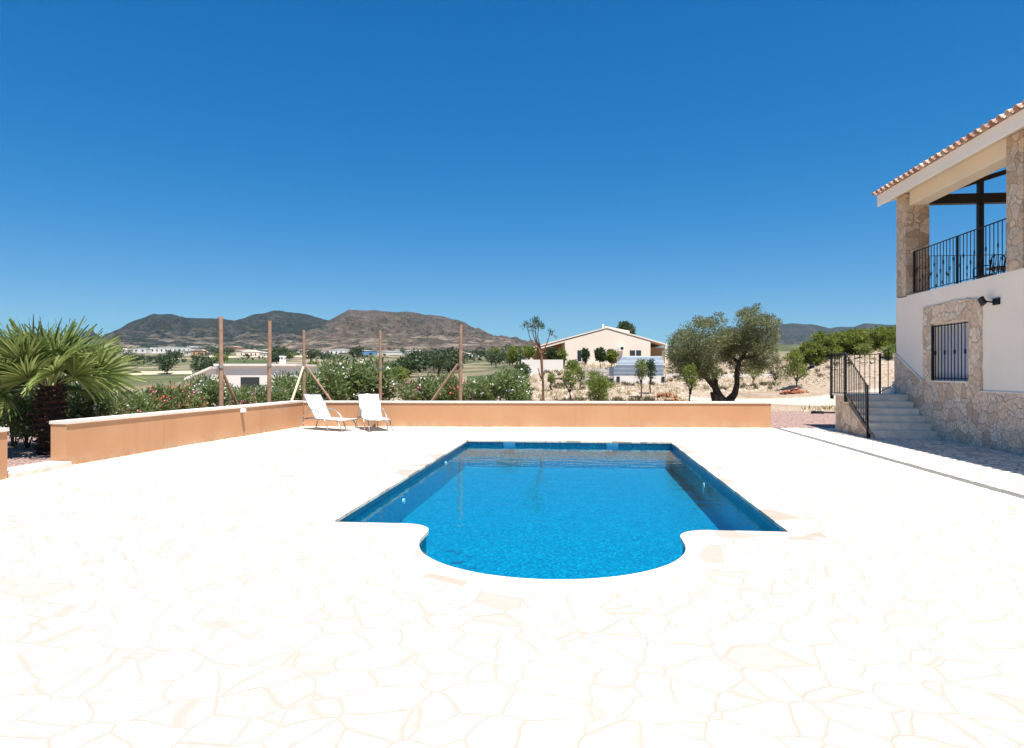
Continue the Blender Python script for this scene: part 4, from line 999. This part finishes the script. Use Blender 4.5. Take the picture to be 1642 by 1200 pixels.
for i in range(3200):
    px = g.uniform(840, 1420); d = g.uniform(23, 62) if g.random() < .7 else g.uniform(23, 75); X, Y = atd(px, d)
    if px > 1180 and 29 < d < 42: continue
    if X > 4.5 and Y < 29.5: continue
    pts.append((X, Y))
tag(rocks('stones', pts, M_rock, .03, .15, 45, None), 'pale stones strewn over the bare plot behind the far wall', 'stones', kind='stuff')
# stony bank below villa
pts = []
for i in range(420):
    px = g.uniform(925, 986); d = g.uniform(52, 66); pts.append(atd(px, d))
tag(rocks('rockery', pts, simple('grey_boulder', (.30,.26,.23), .9, .2, var=.3, scale=2), .12, .34, 46, None, .8), 'bank of grey boulders below the villa', 'rockery', kind='stuff')
def tufts(name, pts, mat, h, seed, k=9):
    g = np.random.default_rng(seed); P = np.repeat(np.array(pts), k, 0); n = len(P); P[:, :2] += g.normal(size=(n,2))*h*.35
    A = unit(g.normal(size=(n,3))*.45 + [0,0,1]); B = unit(np.cross(A, g.normal(size=(n,3)))); V, Fq = leaf_quads(P, A, B, h*(.5+g.random(n)), np.full(n, h*.16))
    return npmesh(name, V, Fq, mat)
pts = []
while len(pts) < 1500:
    px = g.uniform(800, 1420); d = g.uniform(23, 75); X, Y = atd(px, d)
    if (px > 1100 and 30 < d < 42) or (X > 4.5 and Y < 29.5): continue
    if noise.noise(Vector((X*.25, Y*.25, 0))) < -.05: continue
    pts.append((X, Y, terrain_z(X, Y)))
tag(tufts('weeds', pts, M_straw, .22, 7), 'dry weeds on the bare plot', 'weeds', kind='stuff')
pts = []
while len(pts) < 330:
    px = g.uniform(800, 1420); d = g.uniform(23, 78); X, Y = atd(px, d)
    if (px > 1080 and 29 < d < 43) or (X > 4.5 and Y < 29.5): continue
    if noise.noise(Vector((X*.16, Y*.16, 5))) < .02: continue
    pts.append((X, Y, terrain_z(X, Y)))
M_scrub = leafmat('brown_green_scrub', [(.045,.04,.02), (.09,.085,.04), (.13,.12,.06), (.16,.12,.08)], .15)
tag(tufts('scrub', pts, M_scrub, .24, 17, 46), 'low brownish scrub scattered over the plot', 'scrub', kind='stuff')
# ------------------------------------------------------------------ villa in the middle
DV = 75.0; sv = DV/F; X0, Y0 = atd(975, DV)
villa = thing('villa', 'single storey pale peach villa with a wide low gable behind the plot', 'house', (X0, Y0, 0), T)
def vl(px, py, dd=0.): return ((px-975)*sv*(1+dd/DV), zat(py, DV+dd))
zb = 1.8
def vpoly(pts): return [vl(*p) for p in pts]
m = MB(); a = [(906, 546), (973, 527.5), (1043, 547.2)]
pl = vpoly(a); m.yprism([(pl[0][0], zb), (pl[2][0], zb), (pl[2][0], pl[2][1]), pl[1], (pl[0][0], pl[0][1])], 0, 9); m.build('wall', M_villa, villa, world=False)
m = MB(); m.yprism([vl(845,561), vl(973,526.5), vl(973,524.5), vl(843,559.5)], -.05, 9.5); m.yprism([vl(973,526.5), vl(1070,554), vl(1072,552.2), vl(973,524.5)], -.05, 9.5); m.build('roof', M_villa, villa, world=False)
m = MB(); p = vl(975,525); q = vl(1017,536); m.yprism([(p[0]+.1, p[1]), (q[0], q[1]), (q[0], q[1]+.55), (p[0]+.1, p[1]+.32)], 3, 8); m.build('roof_parapet', M_villa, villa, world=False)
m = MB(); p = vl(973, 522); m.box(p[0]-.08, p[0]+.08, 3, 3.2, p[1]-.4, p[1]+.35); m.build('chimney', M_villa, villa, world=False)
m = MB(); x = vl(906,0)[0]; x1 = vl(1043,0)[0]; m.box(x1+.01, vl(1070,0)[0], 2.5, 9, zb, vl(0,556)[1]); m.build('side_wall', M_ochre, villa, world=False)
m = MB(); q1, q2 = vl(851, 561.5), vl(905.8, 545.8); m.yprism([(q1[0], zb), (q2[0], zb), (q2[0], q2[1]), (q1[0], q1[1])], 5.0, 5.3); m.build('porch_wall', M_ochre, villa, world=False); m = MB(); m.yprism([(q1[0], q1[1]-.16), (q2[0], q2[1]-.22), (q2[0], q2[1]), (q1[0], q1[1])], .0, .25); m.build('porch_beam', M_villa, villa, world=False)  # porch back wall in darker ochre, porch shade put into its colour
for c in (848, 853): 
    m = MB(); m.box(vl(c,0)[0]-.16, vl(c,0)[0]+.16, -.2, .15, zb-.2, vl(0,562)[1]); m.build('porch_column', M_villa, villa, world=False)
m = MB(); m.box(vl(1068,0)[0]-.15, vl(1068,0)[0]+.15, -.2, .15, zb, vl(0,554)[1]); m.build('porch_column', M_villa, villa, world=False)
def vwin(x0, y0, x1, y1, nm='window', mat=M_glass, out=.03, fr=True):
    a = vl(x0, y1); b = vl(x1, y0); m = MB(); m.box(a[0], b[0], -out, -.004, a[1], b[1]); w = m.build(nm, mat, villa, world=False)
    if fr:
        m = MB(); xm = (a[0]+b[0])/2; m.box(xm-.05, xm+.05, -out-.03, -out-.001, a[1], b[1]); m.box(a[0]-.08, b[0]+.08, -out-.05, -.004, a[1]-.1, a[1]-.003); m.build('frame', M_whitew, w, world=False)
vwin(926, 562, 940, 580); vwin(1010, 562, 1028, 571); vwin(981, 563, 988, 574, 'door', M_darkwood, fr=False); vwin(991, 556.5, 999, 563, 'air_conditioner', M_plastic, .35, False)
m = MB(); a = vl(993, 562); m.tube([(a[0]+.25, -.37, a[1]+.22), (a[0]+.25, -.352, a[1]+.22)], .17, 14); m.build('fan_grille', M_darkwood, villa, world=False)
# platform walls
def boxat(px0, px1, d, ytop, ybot, dep): 
    x0 = (px0-px1)/2*d/F; return MB().box(x0, -x0, 0, dep, zat(ybot, d), zat(ytop, d))
def lowwall(px0, px1, d, ytop, label, mat, dep=.3):
    X, Y = atd((px0+px1)/2, d); z = terrain_z(X, Y); t = boxat(px0, px1, d, ytop, HY + (CZ - z + .4)*F/d, dep); o = t.build('retaining_wall', mat); o.location = (X, Y, 0); o.rotation_euler.z = T
    return tag(o, label, 'wall', 'whitewashed retaining walls below the villa')
lowwall(836, 903, 64, 577, 'white retaining wall below the left porch of the villa', M_whitew)
lowwall(985, 1066, 49, 603, 'white low wall carrying the corrugated shed', M_whitew, .5)
lowwall(1068, 1240, 55, 600, 'long white boundary wall seen under the olive crown', M_whitew)
# corrugated shed
ds = 50.0; X, Y = atd(1024, ds); ss = ds/F
shed = thing('metal_shed', 'silvery corrugated metal shed standing in front of the villa', 'shed', (X, Y, 0), T)
def sp(px, py): return ((px-1024)*ss, zat(py, ds))
m = MB(); rows = 15
for i in range(rows):
    ya = 603 - i*(603-571)/rows; yb = 603 - (i+1)*(603-571)/rows; za, zb_ = sp(0, ya)[1], sp(0, yb)[1]
    xa = sp(984 + max(0, (590-ya))*.9, 0)[0]; xb = sp(984 + max(0, (590-yb))*.9, 0)[0]; xr_ = sp(1064, 0)[0]
    o_ = -.05 if i % 2 else 0.; zm = za + (zb_-za)*.5; oy = max(0, i-8)*.12
    m.add([(xa, oy, za), (xr_, oy, za), (xr_, oy-.06, zm), (xa, oy-.06, zm), (xb, oy+.0, zb_), (xr_, oy, zb_)], [(0,1,2,3), (3,2,5,4)])
m.build('wall', M_galv, shed, world=False)
m = MB(); m.box(sp(985,0)[0], sp(1064,0)[0], .08, 2.6, sp(0,603)[1], sp(0,588)[1]); m.build('body', M_galv, shed, world=False)
m = MB(); a = sp(999,572); m.yprism([(a[0], a[1]-.1), (sp(1064,0)[0], a[1]-.1), (sp(1064,0)[0], a[1]-.04), (a[0], a[1]-.04)], .75, 2.6); m.build('roof', M_galv, shed, world=False)
for px in (987.5, 1058):
    m = MB(); a = sp(px, 613); b = sp(px, 604); m.box(a[0]-.1, a[0]+.12, -1.06, -1.02, a[1], b[1]); m.build('vent', M_glass, shed, world=False)
# low white house at left
DW = 62.0; X, Y = atd(395, DW); sw = DW/F
lw = thing('flat_roofed_house', 'low white flat-roofed house with a small chimney behind the oleanders', 'house', (X, Y, 0), T)
def wl(px, py): return ((px-395)*sw, zat(py, DW))
m = MB(); a, b = wl(348, 650), wl(474, 586); m.box(a[0], b[0], 0, 8, -2.2, b[1]); m.build('wall', M_whitew, lw, world=False)
m = MB(); m.add([(*((wl(308,606)[0]), -1.5), wl(308,606)[1]), (wl(349,588)[0], -1.5, wl(349,588)[1]), (wl(349,588)[0], 7, wl(349,588)[1]), (wl(308,606)[0], 7, wl(308,606)[1]),
        (wl(308,606)[0], -1.5, wl(308,606)[1]-.2), (wl(349,588)[0], -1.5, wl(349,588)[1]-.2), (wl(349,588)[0], 7, wl(349,588)[1]-.2), (wl(308,606)[0], 7, wl(308,606)[1]-.2)],
       [(0,1,2,3),(7,6,5,4),(0,4,5,1),(1,5,6,2),(2,6,7,3),(3,7,4,0)]); m.build('lean_to_roof', M_whitew, lw, world=False)
m = MB(); q1, q2 = wl(312,606), wl(347.5,590); m.yprism([(q1[0], -2.2), (q2[0], -2.2), (q2[0], q2[1]), (q1[0], q1[1])], -1.0, 6.5); m.build('side_wall', M_whitew, lw, world=False)
m = MB(); a, b = wl(346, 587), wl(475, 584.5); m.box(a[0]-.1, b[0]+.1, -.25, 8.2, a[1]+.0, b[1]+.05); m.build('roof', M_whitew, lw, world=False)
m = MB(); a = wl(440, 586); m.box(a[0]-.22, a[0]+.22, 2, 2.5, a[1], a[1]+.55); m.box(a[0]-.18, a[0]-.1, 2, 2.5, a[1]+.55, a[1]+.8); m.box(a[0]+.1, a[0]+.18, 2, 2.5, a[1]+.55, a[1]+.8); m.box(a[0]-.25, a[0]+.25, 1.95, 2.55, a[1]+.8, a[1]+.9); m.build('chimney', M_whitew, lw, world=False)
m = MB(); a, b = wl(386, 625), wl(416, 605); m.box(a[0], b[0], -.03, -.003, a[1], b[1]); m.build('window', M_glass, lw, world=False)
# ------------------------------------------------------------------ distant buildings
def far_shed(label, px0, px1, ytop, ybot, d, mat, roofmat, dep=18, nwin=0, group='industrial sheds at the foot of the hills'):
    X, Y = atd((px0+px1)/2, d); z0 = zat(ybot, d); zt = terrain_z(X, Y); w = (px1-px0)*d/F/2; h = zat(ytop, d)
    t = thing('warehouse', label, 'warehouse', (X, Y, 0), T, group); MB().box(-w, w, 0, dep, min(z0, zt)-3, h).build('wall', mat, t, world=False)
    m = MB(); m.yprism([(-w-.4, h), (w+.4, h), (0, h + (h-z0)*.16)], -.4, dep+.4); m.build('roof', roofmat, t, world=False)
    for i in range(nwin):
        x = -w + (i+.5)*2*w/nwin; m = MB(); m.box(x-w/nwin*.28, x+w/nwin*.28, -.15, -.02, z0+(h-z0)*.3, z0+(h-z0)*.7); m.build('window', M_glass, t, world=False)
far_shed('long white warehouse at the foot of the left hill', 241, 306, 557.5, 566.5, 1250, M_whitew, M_whitew, 30, 9)
far_shed('short white building left of the long white warehouse', 213, 234, 559, 566, 1230, M_whitew, M_whitew, 20, 2)
far_shed('pale grey shed with long roof left of the blue warehouse', 528, 566, 561, 570, 1050, M_whitew, M_whitew, 40, 5)
far_shed('dull red fronted shed adjoining the blue warehouse', 543, 566, 566, 573, 1000, M_redc, M_whitew, 30, 6)
far_shed('blue clad warehouse in the valley behind the fourth timber post', 566, 604, 563, 573.5, 1000, M_blue, M_whitew, 50, 2)
far_shed('white warehouse joined to the right of the blue one', 605, 645, 564.5, 573, 1000, M_whitew, M_whitew, 50, 0)
far_shed('small white block left of the blue warehouse group', 503, 514, 565, 571, 1050, M_whitew, M_whitew, 15, 1)
labs_n = 0
def far_house(px, y, w, d, mat, roofm, h=5.0):
    X, Y = atd(px, d); z = terrain_z(X, Y); t = thing('farmhouse', ('terracotta roofed' if roofm is M_rooft else 'white roofed' if roofm is M_whitew else 'peach roofed') + (' white' if mat is M_whitew else ' peach' if mat is M_villa else ' ochre') + ' farmhouse below the hills, ' + ('left of the first timber post' if px < 355 else 'between the first post and the corner post' if px < 488 else 'between the corner post and the fourth post' if px < 610 else 'between the fourth and last posts' if px < 738 else 'right of the last timber post'), 'house', (X, Y, z), T + random.uniform(-.5,.5), 'distant farmhouses scattered below the hills')
    MB().box(-w/2, w/2, -w*.3, w*.3, -4, h).build('wall', mat, t, world=False)
    MB().yprism([(-w/2-.5, h), (w/2+.5, h), (0, h+1.6)], -w*.3-.4, w*.3+.4).build('roof', roofm, t, world=False)
    m = MB()
    for k in (-.28, .05, .3): m.box(w*k-.6, w*k+.6, -w*.3-.08, -w*.3-.01, h*.35, h*.72)
    m.build('window', M_glass, t, world=False)
g = random.Random(77)
for i in range(84):
    px = g.choice([g.uniform(190, 520), g.uniform(480, 840), g.uniform(640, 840), g.uniform(300, 480)]); d = g.uniform(600, 2100)
    if 520 < d < 1290 and (205 < px < 312 or 495 < px < 652): d += 780
    far_house(px, 0, g.uniform(10, 22), d, g.choice([M_whitew, M_whitew, M_villa, M_villa, M_ochre]), g.choice([M_rooft, M_whitew, M_villa]), g.uniform(3.5, 7))
# ------------------------------------------------------------------ distant trees
def make_far_tree(seed, mat, w, h, n, label, grp):
    t = thing('valley_tree', label, 'tree', group=grp); cl = blobby(w, w, h*.15, h, 9, seed); crown('foliage', cl, n, .62, .36, mat, t, seed=seed, up=.2, shell=.6)
    MB().tube([(0,0,-1), (0,0,h*.5)], [.25,.15], 6).build('trunk', M_bark, t, world=False); return t
LT = 'dark bushy tree in the valley beyond the hedge'; LG = 'trees scattered over the valley'
LT2 = 'lighter green bushy tree in the valley beyond the hedge'
ft = [make_far_tree(201, M_dtree, 6.5, 5.5, 900, LT, LG), make_far_tree(202, M_dtree, 9, 6, 1100, LT, LG), make_far_tree(203, M_gtree, 7, 5, 900, LT2, LG)]
ftp = {0: False, 1: False, 2: False}
def put(px, d, k, s, lab=None):
    X, Y = atd(px, d); z = terrain_z(X, Y) - .2
    if 520 < d < 1290 and (205 < px < 312 or 495 < px < 652): return
    zone = 'left of the first timber post' if px < 355 else 'between the first and second timber posts' if px < 431 else 'between the second post and the braced corner post' if px < 488 else 'between the corner post and the fourth post' if px < 610 else 'between the fourth and last posts' if px < 738 else 'right of the last timber post'
    l = lab or (('lighter green' if k == 2 else 'dark bushy' if k == 0 else 'wide dark') + (' tree far in the valley, ' if d > 600 else ' tree in nearer fields, ') + zone)
    if not ftp[k]: ftp[k] = True; o = ft[k]; o.location = (X, Y, z); o.scale = (s, s, s); o['label'] = l; o.rotation_euler.z = g.random()*6
    else: dup(ft[k], (X, Y, z), g.random()*6, l, scale=(s, s, s*g.uniform(.8, 1.15)))
put(268, 205, 0, .95, 'lone dark round tree in the field left of the first post')
put(320, 190, 1, .8, 'dark tree clump left of the flat-roofed house'); put(334, 200, 0, .8, 'dark tree touching the first timber post in the view')
put(444, 300, 0, 1.1, 'dark tree just above the small chimney of the flat-roofed house')
for i in range(16): put(g.uniform(650, 732), g.uniform(120, 220), g.choice([0, 1, 1]), g.uniform(.75, 1.1), 'dark pine-like tree of the dense grove between the last two posts')
for i in range(8): put(g.uniform(745, 840), g.uniform(150, 300), g.choice([0,1,2]), g.uniform(.6, .9))
for i in range(70):
    put(g.uniform(190, 840), g.uniform(350, 1000), g.choice([0,1,1,2]), g.uniform(.8, 1.5))
cl = []
for i in range(1100):
    px = g.uniform(150, 860) if i < 760 else g.uniform(-700, 150); d = g.uniform(950, 2300) if i < 420 else g.uniform(330, 1000) if i < 760 else g.uniform(70, 2000); X, Y = atd(px, d); z = terrain_z(X, Y); s = g.uniform(5, 14) * (.6 + d / 2600) if i < 420 else g.uniform(1.5, 4.5) if i < 760 else g.uniform(1.2, 3) + d*.004
    if 520 < d < 1290 and (205 < px < 312 or 495 < px < 652): continue
    cl.append((X, Y, z + s*.25, s, s, s*.42))
o = crown('woodland', cl, 90000, 2.2, 1.4, M_dtree, None, up=.2, seed=401, shell=.7); tag(o, 'dark scrub and trees scattered along the foot of the hills', 'woodland', kind='stuff')
for i in range(14): put(g.uniform(500, 640), g.uniform(90, 200), g.choice([0,1,2,2]), g.uniform(.5, .8))
# field strips
def fieldstrip(name, px0, px1, d0, d1, mat):
    V = []; Fq = []; nx, nd = 24, 6
    for i in range(nx+1):
        for j in range(nd+1):
            X, Y = atd(px0+(px1-px0)*i/nx, d0+(d1-d0)*j/nd); V.append((X, Y, terrain_z(X, Y) + ((.15 + d0*.001) if 0 < j < nd and 0 < i < nx else -1.5)))
    for i in range(nx):
        for j in range(nd): q = i*(nd+1)+j; Fq.append((q, q+nd+1, q+nd+2, q+1))
    struct(npmesh(name, V, Fq, mat, smooth=True))
M_straww = simple('pale_stubble_field', (.46,.39,.26), .95, .1, var=.12, scale=.05)
M_greenf = simple('green_crop_field', (.065,.085,.035), .95, .1, var=.25, scale=.2)
fieldstrip('stubble_field', 190, 312, 200, 235, M_straww); fieldstrip('stubble_field', 330, 520, 560, 640, M_straww)
fieldstrip('crop_field', 360, 430, 330, 430, M_greenf); fieldstrip('crop_field', 745, 850, 70, 130, M_greenf)
fieldstrip('road', 300, 520, 900, 925, M_track)
# ------------------------------------------------------------------ haze
hb = MB().box(-7600, 7600, -7600, 7600, -75, 335).build('haze', None)
hm = bpy.data.materials.new('thin_blue_haze'); hm.use_nodes = True; hn = hm.node_tree.nodes; hn.remove(hn['Principled BSDF'])
pv = hn.new('ShaderNodeVolumePrincipled'); pv.inputs['Color'].default_value = (.45, .72, 1.0, 1); pv.inputs['Density'].default_value = 3.5e-5; pv.inputs['Anisotropy'].default_value = 0.2
hm.node_tree.links.new(pv.outputs[0], hn['Material Output'].inputs['Volume']); hb.data.materials.clear(); hb.data.materials.append(hm); tag(hb, 'thin bluish haze over the valley and hills', None, kind='stuff')
SC.cycles.volume_bounces = 0
